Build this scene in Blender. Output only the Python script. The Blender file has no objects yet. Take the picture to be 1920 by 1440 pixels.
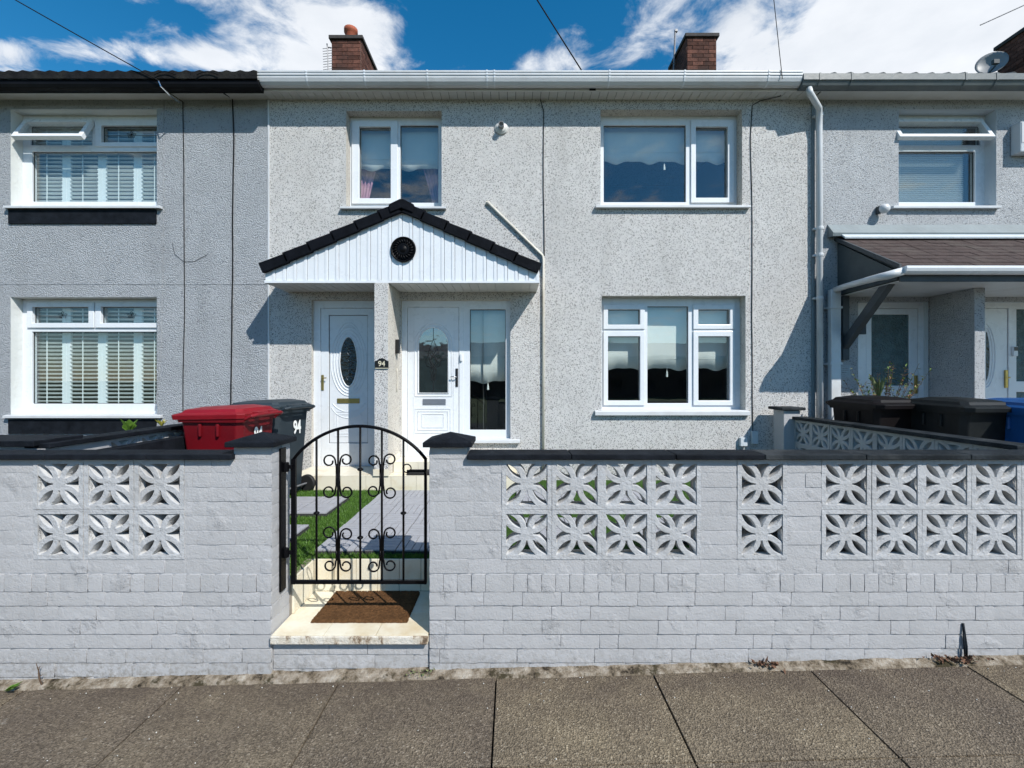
import bpy, bmesh, math, random
from mathutils import Vector, Matrix, noise, Euler
R = random.Random(7)
scene = bpy.context.scene
col = scene.collection
PI = math.pi

# ------------------------------------------------------------------ camera
F, CX, CY, CAMZ = 840.0, 960.0, 713.0, 1.74      # focal length and level line of the photograph (1920 wide)
def X(px, D): return (px - CX) * D / F
def Z(py, D): return CAMZ + (CY - py) * D / F
cam_d = bpy.data.cameras.new('camera'); cam = bpy.data.objects.new('camera', cam_d); col.objects.link(cam)
cam.location = (0, 0, CAMZ); cam.rotation_euler = (PI / 2, 0, 0)
cam_d.sensor_width = 36; cam_d.lens = 36 * F / 1920; cam_d.shift_y = -(720 - CY) / 1920
cam_d.clip_start = 0.05; cam_d.clip_end = 3000
scene.camera = cam

# ------------------------------------------------------------------ world, sun, exposure
SUN = Vector((0.46, -0.545, 0.70)).normalized()    # towards the sun
el = math.asin(SUN.z); az = math.atan2(SUN.x, SUN.y)
w = bpy.data.worlds.new('World'); scene.world = w; w.use_nodes = True
nt = w.node_tree; nt.nodes.clear()
def WN(t, **k):
    n = nt.nodes.new(t)
    for a, b in k.items(): setattr(n, a, b)
    return n
L = nt.links.new
sky = WN('ShaderNodeTexSky', sky_type='NISHITA', sun_disc=False, sun_elevation=el, sun_rotation=az, air_density=1.0, dust_density=0.2, ozone_density=3.0)
hs = WN('ShaderNodeHueSaturation'); hs.inputs['Saturation'].default_value = 1.38; hs.inputs['Value'].default_value = 1.5; hs.inputs['Hue'].default_value = 0.49
L(sky.outputs[0], hs.inputs['Color'])
tc = WN('ShaderNodeTexCoord'); sep = WN('ShaderNodeSeparateXYZ'); L(tc.outputs['Generated'], sep.inputs[0])
def M(op, a, b=None, c=None):
    n = WN('ShaderNodeMath', operation=op)
    for i, v in enumerate((a, b, c)):
        if v is None: continue
        if isinstance(v, (int, float)): n.inputs[i].default_value = v
        else: L(v, n.inputs[i])
    return n.outputs[0]
zz = M('MAXIMUM', sep.outputs['Z'], 0.06)
u = M('DIVIDE', sep.outputs['X'], zz); v = M('DIVIDE', sep.outputs['Y'], zz)
cmb = WN('ShaderNodeCombineXYZ'); L(u, cmb.inputs[0]); L(v, cmb.inputs[1])
def wnoise(scale, detail, rough, off, dist=0.0):
    mp = WN('ShaderNodeMapping'); mp.inputs['Location'].default_value = off
    L(cmb.outputs[0], mp.inputs[0])
    n = WN('ShaderNodeTexNoise'); n.inputs['Scale'].default_value = scale; n.inputs['Detail'].default_value = detail
    n.inputs['Roughness'].default_value = rough; n.inputs['Distortion'].default_value = dist
    L(mp.outputs[0], n.inputs['Vector']); return n.outputs['Fac']
big = wnoise(1.5, 3, 0.5, (3.1, 7.4, 0)); fine = wnoise(5.5, 9, 0.62, (1.7, 2.2, 0), 0.35)
dens = M('ADD', M('MULTIPLY', big, 0.75), M('MULTIPLY', fine, 0.75))          # about 0.75 on average
# the cloud bank and the single clouds that stood over the roofs
def blob(cu, cv, ru, rv, amp):
    a = M('DIVIDE', M('SUBTRACT', u, cu), ru); b = M('DIVIDE', M('SUBTRACT', v, cv), rv)
    d = M('ADD', M('MULTIPLY', a, a), M('MULTIPLY', b, b))
    return M('MULTIPLY', M('EXPONENT', M('MULTIPLY', d, -1.0)), amp)
tot = dens
for cu, cv, ru, rv, amp in ((-1.42, 1.36, .35, .07, .21), (-1.0, 1.40, .22, .06, .25), (-.52, 1.38, .19, .16, .33), (-.42, 1.22, .2, .08, .20),
                            (.15, 1.42, .13, .06, .24), (-1.15, 1.22, .40, .05, -.16), (-.12, 1.30, .20, .14, -.17), (.22, 1.22, .17, .09, -.20), (1.4, 1.3, .95, .5, .40)):
    tot = M('ADD', tot, blob(cu, cv, ru, rv, amp))
cr = WN('ShaderNodeMapRange', interpolation_type='SMOOTHSTEP'); cr.inputs['From Min'].default_value = 0.76; cr.inputs['From Max'].default_value = 1.0
L(tot, cr.inputs['Value'])
shade = wnoise(3.0, 6, 0.55, (8.2, 0.4, 0))
cc = WN('ShaderNodeMix', data_type='RGBA'); L(shade, cc.inputs['Factor'])
cc.inputs['A'].default_value = (6.6, 7.2, 8.0, 1); cc.inputs['B'].default_value = (12.0, 12.1, 12.3, 1)
mx = WN('ShaderNodeMix', data_type='RGBA'); L(M('MULTIPLY', cr.outputs[0], 0.94), mx.inputs['Factor']); L(hs.outputs[0], mx.inputs['A']); L(cc.outputs['Result'], mx.inputs['B'])
bg = WN('ShaderNodeBackground'); bg.inputs['Strength'].default_value = 0.088
L(mx.outputs['Result'], bg.inputs['Color'])
wo = WN('ShaderNodeOutputWorld'); L(bg.outputs[0], wo.inputs[0])

sun_d = bpy.data.lights.new('sun', 'SUN'); sun_d.energy = 4.9; sun_d.angle = math.radians(0.53); sun_d.color = (1.0, 0.965, 0.90)
sun = bpy.data.objects.new('sun', sun_d); col.objects.link(sun); sun.location = (6, -6, 12)
sun.rotation_euler = (-SUN).to_track_quat('-Z', 'Y').to_euler()
vs = scene.view_settings
vs.view_transform = 'Standard'; vs.look = 'None'; vs.exposure = 0.17; vs.gamma = 1.0; vs.use_curve_mapping = False
scene.cycles.max_bounces = 6; scene.cycles.diffuse_bounces = 3; scene.cycles.glossy_bounces = 3; scene.cycles.adaptive_threshold = 0.02; scene.cycles.transparent_max_bounces = 16; scene.cycles.caustics_reflective = False; scene.cycles.caustics_refractive = False

# ------------------------------------------------------------------ materials
class NT:
    def __init__(s, name):
        s.m = bpy.data.materials.new(name); s.m.use_nodes = True; s.t = s.m.node_tree
        s.b = s.t.nodes['Principled BSDF']; s.o = s.t.nodes['Material Output']
        s.g = s.t.nodes.new('ShaderNodeNewGeometry')
    def n(s, t, ins=None, **k):
        n = s.t.nodes.new(t)
        for a, b in k.items(): setattr(n, a, b)
        for a, b in (ins or {}).items():
            if hasattr(b, 'is_linked') or isinstance(b, bpy.types.NodeSocket): s.t.links.new(b, n.inputs[a])
            else: n.inputs[a].default_value = b
        return n
    def l(s, a, b): s.t.links.new(a, b)
    def pos(s, scale=(1, 1, 1)):
        mp = s.n('ShaderNodeMapping', {'Vector': s.g.outputs['Position'], 'Scale': scale}); return mp.outputs[0]
    def noise(s, scale, detail=4, rough=.55, vec=None, dist=0):
        return s.n('ShaderNodeTexNoise', {'Scale': scale, 'Detail': detail, 'Roughness': rough, 'Distortion': dist, 'Vector': vec or s.g.outputs['Position']}).outputs['Fac']
    def vor(s, scale, feature='F1', vec=None, out='Distance', rnd=1.0):
        n = s.n('ShaderNodeTexVoronoi', {'Scale': scale, 'Randomness': rnd, 'Vector': vec or s.g.outputs['Position']}, feature=feature)
        return n.outputs[out]
    def ramp(s, fac, stops):
        r = s.n('ShaderNodeValToRGB', {'Fac': fac}); e = r.color_ramp.elements
        while len(e) < len(stops): e.new(0.5)
        for i, (p, c) in enumerate(stops):
            e[i].position = p; e[i].color = tuple(c) + (1,) if len(c) == 3 else c
        return r.outputs['Color']
    def mix(s, f, a, b, blend='MIX'):
        n = s.n('ShaderNodeMix', data_type='RGBA', blend_type=blend)
        for k, v in (('Factor', f), ('A', a), ('B', b)):
            if isinstance(v, bpy.types.NodeSocket): s.l(v, n.inputs[k])
            else: n.inputs[k].default_value = v if isinstance(v, (int, float)) else tuple(v) + (1,)
        return n.outputs['Result']
    def math(s, op, a, b=0.0):
        n = s.n('ShaderNodeMath', operation=op)
        for i, v in enumerate((a, b)):
            if isinstance(v, bpy.types.NodeSocket): s.l(v, n.inputs[i])
            else: n.inputs[i].default_value = v
        return n.outputs[0]
    def bump(s, h, dist, strength=1.0, prev=None):
        n = s.n('ShaderNodeBump', {'Height': h, 'Distance': dist, 'Strength': strength})
        if prev is not None: s.l(prev, n.inputs['Normal'])
        return n.outputs['Normal']
    def done(s, color=None, rough=.6, normal=None, spec=.5, metal=0):
        for k, v in (('Base Color', color), ('Roughness', rough), ('Normal', normal), ('Specular IOR Level', spec), ('Metallic', metal)):
            if v is None: continue
            if isinstance(v, bpy.types.NodeSocket): s.l(v, s.b.inputs[k])
            elif isinstance(v, (tuple, list)): s.b.inputs[k].default_value = tuple(v) + (1,)
            else: s.b.inputs[k].default_value = v
        return s.m

def sc3(c, k): return tuple(min(1, x * k) for x in c)
def simple(name, c, rough=.5, var=.12, vscale=6, bumps=((120, .0006),), spec=.5, metal=0, dirt=None):
    m = NT(name)
    f = m.noise(vscale, 3, .6)
    cl = m.ramp(f, [(.25, sc3(c, 1 - var)), (.75, sc3(c, 1 + var))])
    if dirt:
        d = m.noise(2.3, 5, .68)
        cl = m.mix(m.ramp(d, [(.48, (0, 0, 0)), (.72, (dirt[1],) * 3)]), cl, dirt[0])
    nrm = None
    for s_, d_ in bumps: nrm = m.bump(m.noise(s_, 2, .6), d_, 1, nrm)
    r = m.math('ADD', m.math('MULTIPLY', m.noise(vscale * 3, 3), .15), rough - .07)
    return m.done(cl, r, nrm, spec, metal)

def roughcast(name, c, chip, chipc, scale=78, relief=.012, blot=.1, dirt=(.42, .38, .33), dirtamt=.35, damp=False):
    m = NT(name)
    vec = m.n('ShaderNodeVectorMath', {0: m.g.outputs['Position']}, operation='ADD')
    off = m.n('ShaderNodeTexNoise', {'Scale': 60, 'Detail': 2, 'Vector': m.g.outputs['Position']}).outputs['Color']
    o2 = m.n('ShaderNodeVectorMath', {0: off, 1: (.012, .012, .012)}, operation='MULTIPLY').outputs[0]
    m.l(o2, vec.inputs[1]); p = vec.outputs[0]
    d1 = m.vor(scale, vec=p); cid = m.vor(scale, vec=p, out='Color')
    sepc = m.n('ShaderNodeSeparateColor', {'Color': cid}).outputs[0]
    d2 = m.vor(scale * 1.9, vec=p)
    big = m.noise(.9, 3, .62); mid = m.noise(3.2, 3, .6)
    base = m.ramp(mid, [(.3, sc3(c, 1 - blot)), (.7, sc3(c, 1 + blot * .6))])
    spk = m.ramp(sepc, [(chip, (1, 1, 1)), (chip + .06, (0, 0, 0))])
    colr = m.mix(spk, base, chipc)
    colr = m.mix(m.ramp(big, [(.5, (0, 0, 0)), (.78, (dirtamt,) * 3)]), colr, dirt)
    stk = m.noise(2.6, 5, .65, vec=m.pos((1.0, 1.0, .16)))
    colr = m.mix(m.ramp(stk, [(.54, (0, 0, 0)), (.74, (dirtamt * 1.1,) * 3)]), colr, sc3(dirt, .7))
    h = m.math('ADD', m.math('MULTIPLY', d1, -1.0), m.math('MULTIPLY', d2, -.5))
    h = m.math('ADD', h, m.math('MULTIPLY', m.noise(scale * 2.5, 3, .6), .5))
    nrm = m.bump(h, relief, 1.0)
    nrm = m.bump(m.noise(7, 4, .55), .012, .5, nrm)
    return m.done(colr, .93, nrm, .2)

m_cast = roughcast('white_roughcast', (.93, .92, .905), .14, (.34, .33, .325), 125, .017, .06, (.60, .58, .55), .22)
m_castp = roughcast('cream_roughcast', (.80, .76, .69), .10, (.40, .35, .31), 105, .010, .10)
m_castL = roughcast('blue_grey_roughcast', (.45, .475, .505),   .05, (.30, .32, .35), 72, .017, .07, (.36, .37, .39), .3)
m_castR = roughcast('pale_grey_roughcast', (.53, .545, .565), .10, (.26, .27, .29), 100, .010, .08, (.40, .41, .43), .3)
m_revL = simple('white_plaster_reveal', (.66, .68, .66), .8, .05, 5, ((90, .003), (14, .006)), .2)
m_revR = simple('grey_plaster_reveal', (.52, .57, .61), .8, .05, 5, ((90, .003), (14, .006)), .2)

def painted_brick(name, c):
    m = NT(name)
    f = m.noise(2.2, 6, .6); f2 = m.noise(11, 5, .6)
    cl = m.ramp(f, [(.3, sc3(c, .93)), (.7, sc3(c, 1.05))])
    cl = m.mix(m.math('MULTIPLY', f2, .35), cl, sc3(c, 1.08))
    cl = m.mix(1.0, cl, m.ramp(m.n('ShaderNodeObjectInfo').outputs['Random'], [(0, (.955, .955, .95)), (1, (1.03, 1.03, 1.03))]), 'MULTIPLY')
    # bare, weathered spots
    chips = m.noise(12, 6, .66)
    ch = m.ramp(chips, [(.765, (0, 0, 0)), (.785, (1, 1, 1))])
    cl = m.mix(ch, cl, (.30, .28, .27))
    sep = m.n('ShaderNodeSeparateXYZ', {0: m.g.outputs['Position']}).outputs['Z']
    low = m.n('ShaderNodeMapRange', {'Value': sep, 'From Min': .16, 'From Max': -.02, 'To Min': 0, 'To Max': .8}).outputs[0]
    spl = m.ramp(m.noise(34, 9, .72), [(.46, (0, 0, 0)), (.60, (1, 1, 1))])
    cl = m.mix(m.math('MULTIPLY', low, spl), cl, (.25, .235, .215))
    nrm = m.bump(m.noise(16, 6, .62, dist=.4), .005, .85)
    nrm = m.bump(m.noise(85, 5, .65), .0036, .95, nrm)
    lump = m.ramp(m.noise(5.5, 3, .5), [(.58, (0, 0, 0)), (.72, (1, 1, 1))])
    nrm = m.bump(m.math('MULTIPLY', lump, m.noise(48, 5, .75, dist=1.2)), .010, .9, nrm)
    return m.done(cl, .72, nrm, .3)
m_paint = painted_brick('grey_masonry_paint', (.418, .416, .426))
m_block = simple('grey_block_paint', (.43, .435, .448), .72, .06, 7, ((26, .008), (110, .003)), .3, dirt=((.36, .35, .34), .5))
m_blockin = simple('dusty_white_block', (.46, .46, .46), .8, .15, 9, ((26, .008), (110, .003)), .2, dirt=((.22, .21, .20), .7))
m_blockS = simple('shaded_block_paint', (.38, .395, .41), .75, .08, 7, ((26, .008), (110, .003)), .3, dirt=((.25, .25, .25), .5))  # shade mixed into the block paint for side wall and backing, plus dirt blotches
m_black = simple('black_coping_paint', (.010, .012, .016), .6, .5, 9, ((60, .003), (180, .0012)), .06, dirt=((.022, .025, .03), .3))
m_coping2 = simple('worn_dark_coping', (.018, .022, .026), .6, .5, 5, ((60, .003), (180, .0012)), .08, dirt=((.08, .086, .09), .6))
m_iron = simple('black_gloss_iron', (.003, .003, .004), .4, .3, 20, ((220, .0008),), .12)
m_upvc = simple('white_upvc', (.70, .73, .765), .28, .03, 3, ((8, .0003),), .5, dirt=((.50, .50, .47), .22))
m_upvcd = simple('weathered_upvc', (.58, .60, .62), .4, .05, 4, ((8, .0003),), .5, dirt=((.45, .44, .42), .5))
m_soffit = simple('soffit_upvc', (.60, .60, .58), .45, .05, 4, ((8, .0003),), .4, dirt=((.48, .46, .42), .4))
m_cable = simple('black_cable', (.012, .012, .013), .7, .2, 20, spec=.1)
m_cream = simple('cream_pipe', (.68, .64, .55), .5, .1, 6, ((60, .0008),), dirt=((.4, .35, .28), .6))
m_lead = simple('lead_came', (.012, .012, .014), .6, .2, 20, spec=.15)
m_dark = simple('dark_room', (.05, .052, .055), .9, .3, 2)
m_room = simple('room_paint', (.05, .05, .052), .9, .1, 1)
m_fabric = simple('cream_blind_fabric', (.76, .76, .72), .9, .04, 5, ((380, .0006), (3, .01)), .1)
m_pink = simple('mauve_curtain', (.52, .28, .36), .9, .2, 8, ((40, .006),), .1)
m_shut = simple('shutter_paint', (.84, .88, .88), .45, .03, 4)
m_brass = simple('brass', (.50, .36, .12), .35, .1, 20, metal=.9)
m_chrome = simple('chrome', (.62, .63, .65), .2, .05, 20, metal=1)
m_grey_metal = simple('grey_plate', (.17, .19, .22), .4, .1, 12, metal=.3)
m_tileblk = simple('black_roof_tile', (.006, .007, .010), .6, .4, 8, ((30, .004), (150, .002)), .06)
m_tileL = simple('mossy_black_tile', (.010, .010, .011), .85, .6, 11, ((30, .008), (120, .004)), .15, dirt=((.04, .04, .032), .6))
m_tileR = simple('slate_grey_tile', (.05, .06, .066), .7, .3, 7, ((30, .004), (120, .002)), .3)
m_tileB = simple('brown_plain_tile', (.055, .038, .035), .8, .35, 14, ((40, .004), (160, .002)), .3, dirt=((.10, .085, .075), .6))
m_slategut = simple('slate_grey_gutter', (.085, .105, .113), .5, .15, 5, ((30, .001),), dirt=((.16, .17, .165), .5))
m_blkgut = simple('black_gutter', (.005, .005, .006), .5, .3, 5, spec=.1)
m_timber = simple('slate_painted_timber', (.040, .050, .058), .6, .2, 6, ((70, .001),))
m_cheek = simple('slate_painted_cheek', (.055, .072, .080), .7, .15, 6, ((70, .001),))
m_lead_sheet = simple('grey_flashing', (.19, .225, .24), .55, .12, 4, ((20, .004),))
m_chim = simple('chimney_mortar', (.17, .14, .125), .9, .3, 12, ((90, .004),))
m_chimcap = simple('chimney_cap', (.045, .04, .038), .85, .4, 9, ((60, .006),))
m_pot = simple('terracotta_pot', (.34, .085, .04), .8, .2, 9, ((60, .002),))
def chimbrick(i):
    k = (.62, .85, 1.0, 1.25)[i]
    return simple('chimney_brick', sc3((.125, .055, .040), k), .9, .35, 16, ((50, .006), (200, .003)), .2, dirt=((.03, .026, .025), .7))
m_cb = [chimbrick(i) for i in range(4)]
m_tile = simple('cream_floor_tile', (.74, .69, .56), .35, .05, 5, ((30, .0006),), .5, dirt=((.52, .36, .15), .65))
m_tiled = NT('dirty_step_edge'); _f = m_tiled.noise(14, 6, .72, vec=m_tiled.pos((1, 1, .5))); m_tiled = m_tiled.done(m_tiled.ramp(_f, [(.40, (.66, .62, .55)), (.52, (.58, .52, .43)), (.60, (.26, .19, .13)), (.70, (.12, .085, .06))]), .7, m_tiled.bump(m_tiled.noise(60, 4, .7), .008), .2)
m_grout = simple('grout', (.24, .21, .17), .9, .2, 9)
m_deck = simple('grey_deck_slat', (.33, .335, .36), .6, .10, 12, ((60, .0015),), .3)
m_deckb = simple('deck_base', (.03, .03, .032), .8)
m_red = simple('red_bin_plastic', (.22, .003, .009), .42, .12, 5, ((150, .0008),), .5, dirt=((.14, .006, .012), .5))
m_redb = simple('dull_red_bin_plastic', (.135, .002, .006), .5, .2, 5, ((150, .0008),), .3, dirt=((.09, .004, .008), .5))
m_gbin = simple('slate_bin_plastic', (.020, .031, .040), .5, .15, 6, ((150, .0008),), .5, dirt=((.045, .055, .062), .4))
m_kbin = simple('brown_black_bin_plastic', (.006, .0045, .005), .5, .3, 6, ((150, .0008),), .2, dirt=((.02, .018, .018), .4))
m_kbin2 = simple('charcoal_bin_plastic', (.007, .009, .010), .5, .3, 6, ((150, .0008),), .25, dirt=((.025, .028, .028), .4))
m_blue = simple('blue_bin_plastic', (.004, .06, .21), .4, .15, 6, ((150, .0008),), .5)
m_rubber = simple('black_rubber', (.010, .010, .010), .7, .2, 20)
m_white = simple('white_paint_mark', (.80, .80, .78), .6, .05, 12)
m_plate = simple('black_number_plate', (.010, .010, .010), .3, .2, 12)
m_gold = simple('cream_lettering', (.62, .58, .44), .5, .1, 20)
m_dish = simple('dish_grey', (.22, .23, .24), .5, .1, 5)
m_alu = simple('dull_aluminium', (.20, .20, .21), .5, .2, 20, metal=.4)
m_asphalt = simple('asphalt', (.05, .05, .052), .9, .2, 3, ((200, .004),))
m_kerb = simple('concrete_kerb', (.30, .29, .27), .9, .15, 4, ((120, .003),))
m_soil = simple('soil', (.06, .045, .03), .95, .4, 9, ((40, .01),))
m_ground = simple('far_ground', (.09, .11, .05), .95, .4, .3)
m_oppb = simple('opposite_brick', (.075, .058, .052), .9, .2, 3)
m_oppr = simple('opposite_roof', (.06, .05, .048), .9, .2, 3)
m_bark = simple('bark', (.08, .06, .045), .95, .3, 12)
m_dry = simple('dry_stalk', (.10, .06, .035), .9, .4, 30)

def leafmat(name, a, b):
    m = NT(name); f = m.noise(30, 3)
    m.done(m.ramp(f, [(.3, a), (.7, b)]), .5, None, .4)
    return m.m
m_leaf = leafmat('leaf_green', (.06, .13, .015), (.14, .26, .035))
m_leafy = leafmat('leaf_yellow', (.34, .32, .04), (.48, .42, .08))
m_leafd = leafmat('leaf_dusty', (.10, .14, .05), (.22, .24, .11))
m_leafo = leafmat('leaf_tree', (.03, .06, .015), (.07, .11, .03))
m_leafr = leafmat('leaf_rust', (.20, .09, .05), (.30, .17, .09))
m_grass = leafmat('artificial_grass', (.045, .11, .012), (.10, .20, .028))
m_turf = simple('artificial_turf_mat', (.035, .085, .012), .9, .35, 40, ((160, .01),), .2)
m_pile = simple('coir_pile', (.13, .065, .028), .95, .45, 60, ((300, .008), (90, .006)), .1, dirt=((.07, .035, .016), .6))
m_debris = simple('pale_grit', (.62, .60, .55), .9, .3, 30)
m_debrisd = simple('dead_leaf', (.12, .06, .035), .9, .5, 30)

def glassmat(name, tint=(.94, .97, .97), ior=1.75, rough=0.0, wavy=0):
    m = NT(name); t = m.t; t.nodes.remove(m.b)
    lw_ = m.n('ShaderNodeLayerWeight', {'Blend': .5}).outputs['Facing']
    r0 = ((ior - 1) / (ior + 1)) ** 2
    fr = m.n('ShaderNodeMath', {0: m.math('POWER', lw_, 5.0), 1: 1 - r0, 2: r0}, operation='MULTIPLY_ADD'); gl = m.n('ShaderNodeBsdfGlossy', {'Roughness': rough, 'Color': (.95, .97, 1, 1)})
    tr = m.n('ShaderNodeBsdfTransparent', {'Color': tint + (1,)})
    nr = m.bump(m.noise(2.2, 2, .4), .0012 if not wavy else wavy, .6)
    if wavy: nr = m.bump(m.noise(42, 2, .4), wavy, 1, nr)
    m.l(nr, gl.inputs['Normal'])
    mx = m.n('ShaderNodeMixShader', {'Fac': fr.outputs[0]}); m.l(tr.outputs[0], mx.inputs[1]); m.l(gl.outputs[0], mx.inputs[2])
    m.l(mx.outputs[0], m.o.inputs['Surface']); return m.m
m_glass = glassmat('window_glass')
m_obsc = simple('obscure_glass', (.06, .115, .12), .14, .3, 9, ((38, .03), (110, .006)), 1.0)
m_doorglass = simple('door_glass', (.02, .03, .032), .04, .3, 6, ((5, .002),), .9); m_doorglass.node_tree.nodes['Principled BSDF'].inputs['IOR'].default_value = 2.4
m_dglass = simple('dark_bevelled_glass', (.012, .016, .016), .06, .4, 14, ((16, .02), (38, .008)), .7)

def slabmat():
    m = NT('paving_concrete')
    oi = m.n('ShaderNodeObjectInfo').outputs['Random']
    agg = m.vor(125, out='Color'); a = m.n('ShaderNodeSeparateColor', {'Color': agg}).outputs[0]
    cl = m.ramp(a, [(.0, (.035, .029, .024)), (.3, (.10, .088, .070)), (.65, (.20, .178, .145)), (.95, (.31, .28, .235)), (1, (.50, .48, .43))])
    fine = m.noise(190, 4, .75)
    cl = m.mix(.55, cl, m.ramp(fine, [(.38, (.05, .042, .034)), (.62, (.27, .24, .195))]))
    bl = m.noise(2.6, 6, .62)
    cl = m.mix(1.0, cl, m.ramp(bl, [(.3, (.74, .72, .72)), (.7, (1.08, 1.06, 1.0))]), 'MULTIPLY')
    tone = m.ramp(oi, [(0, (.86, .85, .87)), (1, (1.10, 1.09, 1.04))])
    cl = m.mix(1.0, cl, tone, 'MULTIPLY'); cl = m.mix(1.0, cl, (1.13, 1.05, .95), 'MULTIPLY')
    # grime that gathers along the foot of the wall
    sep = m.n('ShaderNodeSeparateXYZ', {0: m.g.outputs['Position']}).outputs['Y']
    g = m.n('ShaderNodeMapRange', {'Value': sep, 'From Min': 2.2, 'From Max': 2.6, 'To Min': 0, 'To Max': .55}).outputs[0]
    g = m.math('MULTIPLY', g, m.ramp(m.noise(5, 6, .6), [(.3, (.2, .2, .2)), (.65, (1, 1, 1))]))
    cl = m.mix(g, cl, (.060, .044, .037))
    st = m.ramp(m.noise(9, 3, .5), [(.735, (0, 0, 0)), (.77, (.5, .5, .5))])
    cl = m.mix(st, cl, (.30, .285, .255))
    nrm = m.bump(m.vor(125), .006, 1); nrm = m.bump(fine, .0025, 1, nrm); nrm = m.bump(m.noise(6, 4), .006, .5, nrm)
    return m.done(cl, .9, nrm, .25)
m_slab = slabmat()
def mortarmat():
    m = NT('rough_mortar')
    f = m.noise(13, 9, .7)
    cl = m.ramp(f, [(.36, (.03, .024, .018)), (.46, (.20, .16, .115)), (.58, (.36, .31, .25)), (.70, (.50, .46, .40))])
    mo = m.ramp(m.noise(6, 7, .7), [(.56, (0, 0, 0)), (.62, (1, 1, 1))]); cl = m.mix(mo, cl, (.06, .05, .03))
    nrm = m.bump(m.noise(50, 7, .7), .02, 1); return m.done(cl, .95, nrm, .1)
m_mortar = mortarmat()

# ------------------------------------------------------------------ mesh helpers
class MB:
    def __init__(s): s.v = []; s.f = []; s.m = []
    def add(s, vs, fs, mi=0):
        o = len(s.v); s.v += [Vector(p) for p in vs]; s.f += [tuple(i + o for i in f) for f in fs]; s.m += [mi] * len(fs); return s
    def box(s, x0, x1, y0, y1, z0, z1, mi=0):
        vs = [(x, y, z) for z in (z0, z1) for y in (y0, y1) for x in (x0, x1)]
        return s.add(vs, [(0, 2, 3, 1), (4, 5, 7, 6), (0, 1, 5, 4), (2, 6, 7, 3), (0, 4, 6, 2), (1, 3, 7, 5)], mi)
    def prism(s, poly, a, b, axis='y', mi=0):
        n = len(poly)
        def P(p, t):
            return {'y': (p[0], t, p[1]), 'x': (t, p[0], p[1]), 'z': (p[0], p[1], t)}[axis]
        vs = [P(p, a) for p in poly] + [P(p, b) for p in poly]
        fs = [tuple(range(n)), tuple(range(2 * n - 1, n - 1, -1))] + [(i, (i + 1) % n, n + (i + 1) % n, n + i) for i in range(n)]
        return s.add(vs, fs, mi)
    def tube(s, pts, r, closed=False, n=6, mi=0, flat=None):
        pts = [Vector(p) for p in pts]; k = len(pts); up = None; rings = []
        for i, p in enumerate(pts):
            if closed: t = pts[(i + 1) % k] - pts[i - 1]
            else: t = pts[min(i + 1, k - 1)] - pts[max(i - 1, 0)]
            t = t.normalized() if t.length > 1e-9 else Vector((0, 0, 1))
            if up is None: up = Vector((0, 1, 0)) if abs(t.y) < .9 else Vector((1, 0, 0))
            a = t.cross(up); a = a.normalized() if a.length > 1e-6 else t.orthogonal().normalized()
            b = a.cross(t).normalized(); up = b if flat is None else up
            rr = r[i] if isinstance(r, (list, tuple)) else r
            rb = rr if flat is None else flat
            rings.append([p + a * rr * math.cos(2 * PI * j / n + PI / n) + b * rb * math.sin(2 * PI * j / n + PI / n) for j in range(n)])
        vs = [q for g in rings for q in g]; fs = []
        for i in range(k if closed else k - 1):
            i2 = (i + 1) % k
            for j in range(n): fs.append((i * n + j, i * n + (j + 1) % n, i2 * n + (j + 1) % n, i2 * n + j))
        if not closed: fs += [tuple(range(n)), tuple(range((k - 1) * n, k * n))]
        return s.add(vs, fs, mi)
    def lathe(s, prof, c, axis='y', n=20, mi=0):           # prof: (radius, offset along axis)
        vs = []; fs = []
        for r_, t in prof:
            for j in range(n):
                a = 2 * PI * j / n; p, q = r_ * math.cos(a), r_ * math.sin(a)
                vs.append({'y': (c[0] + p, c[1] + t, c[2] + q), 'z': (c[0] + p, c[1] + q, c[2] + t), 'x': (c[0] + t, c[1] + p, c[2] + q)}[axis])
        for i in range(len(prof) - 1):
            for j in range(n): fs.append((i * n + j, i * n + (j + 1) % n, (i + 1) * n + (j + 1) % n, (i + 1) * n + j))
        fs += [tuple(range(n)), tuple(range((len(prof) - 1) * n, len(prof) * n))]
        return s.add(vs, fs, mi)
    def plate(s, x0, x1, z0, z1, y0, y1, holes=(), mi=0, mside=None):
        if mside is None: mside = mi
        xs = sorted({x0, x1, *[h[i] for h in holes for i in (0, 1) if x0 < h[i] < x1]}); zs = sorted({z0, z1, *[h[i] for h in holes for i in (2, 3) if z0 < h[i] < z1]})
        def solid(i, j):
            if i < 0 or j < 0 or i >= len(xs) - 1 or j >= len(zs) - 1: return False
            cx, cz = (xs[i] + xs[i + 1]) / 2, (zs[j] + zs[j + 1]) / 2
            return not any(h[0] < cx < h[1] and h[2] < cz < h[3] for h in holes)
        idx = {}; base = len(s.v)
        def V(i, j, k):
            if (i, j, k) not in idx:
                idx[(i, j, k)] = len(s.v); s.v.append(Vector((xs[i], y1 if k else y0, zs[j])))
            return idx[(i, j, k)]
        for i in range(len(xs) - 1):
            for j in range(len(zs) - 1):
                if not solid(i, j): continue
                q = [(V(i, j, 0), V(i + 1, j, 0), V(i + 1, j + 1, 0), V(i, j + 1, 0)), (V(i, j, 1), V(i, j + 1, 1), V(i + 1, j + 1, 1), V(i + 1, j, 1))]
                s.f += q; s.m += [mi, mi]
                for di, dj, a, b in ((-1, 0, (i, j), (i, j + 1)), (1, 0, (i + 1, j), (i + 1, j + 1)), (0, -1, (i, j), (i + 1, j)), (0, 1, (i, j + 1), (i + 1, j + 1))):
                    if not solid(i + di, j + dj):
                        s.f.append((V(*a, 0), V(*b, 0), V(*b, 1), V(*a, 1))); s.m.append(mside)
        return s
    def xform(s, mat): s.v = [mat @ p for p in s.v]; return s
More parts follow.
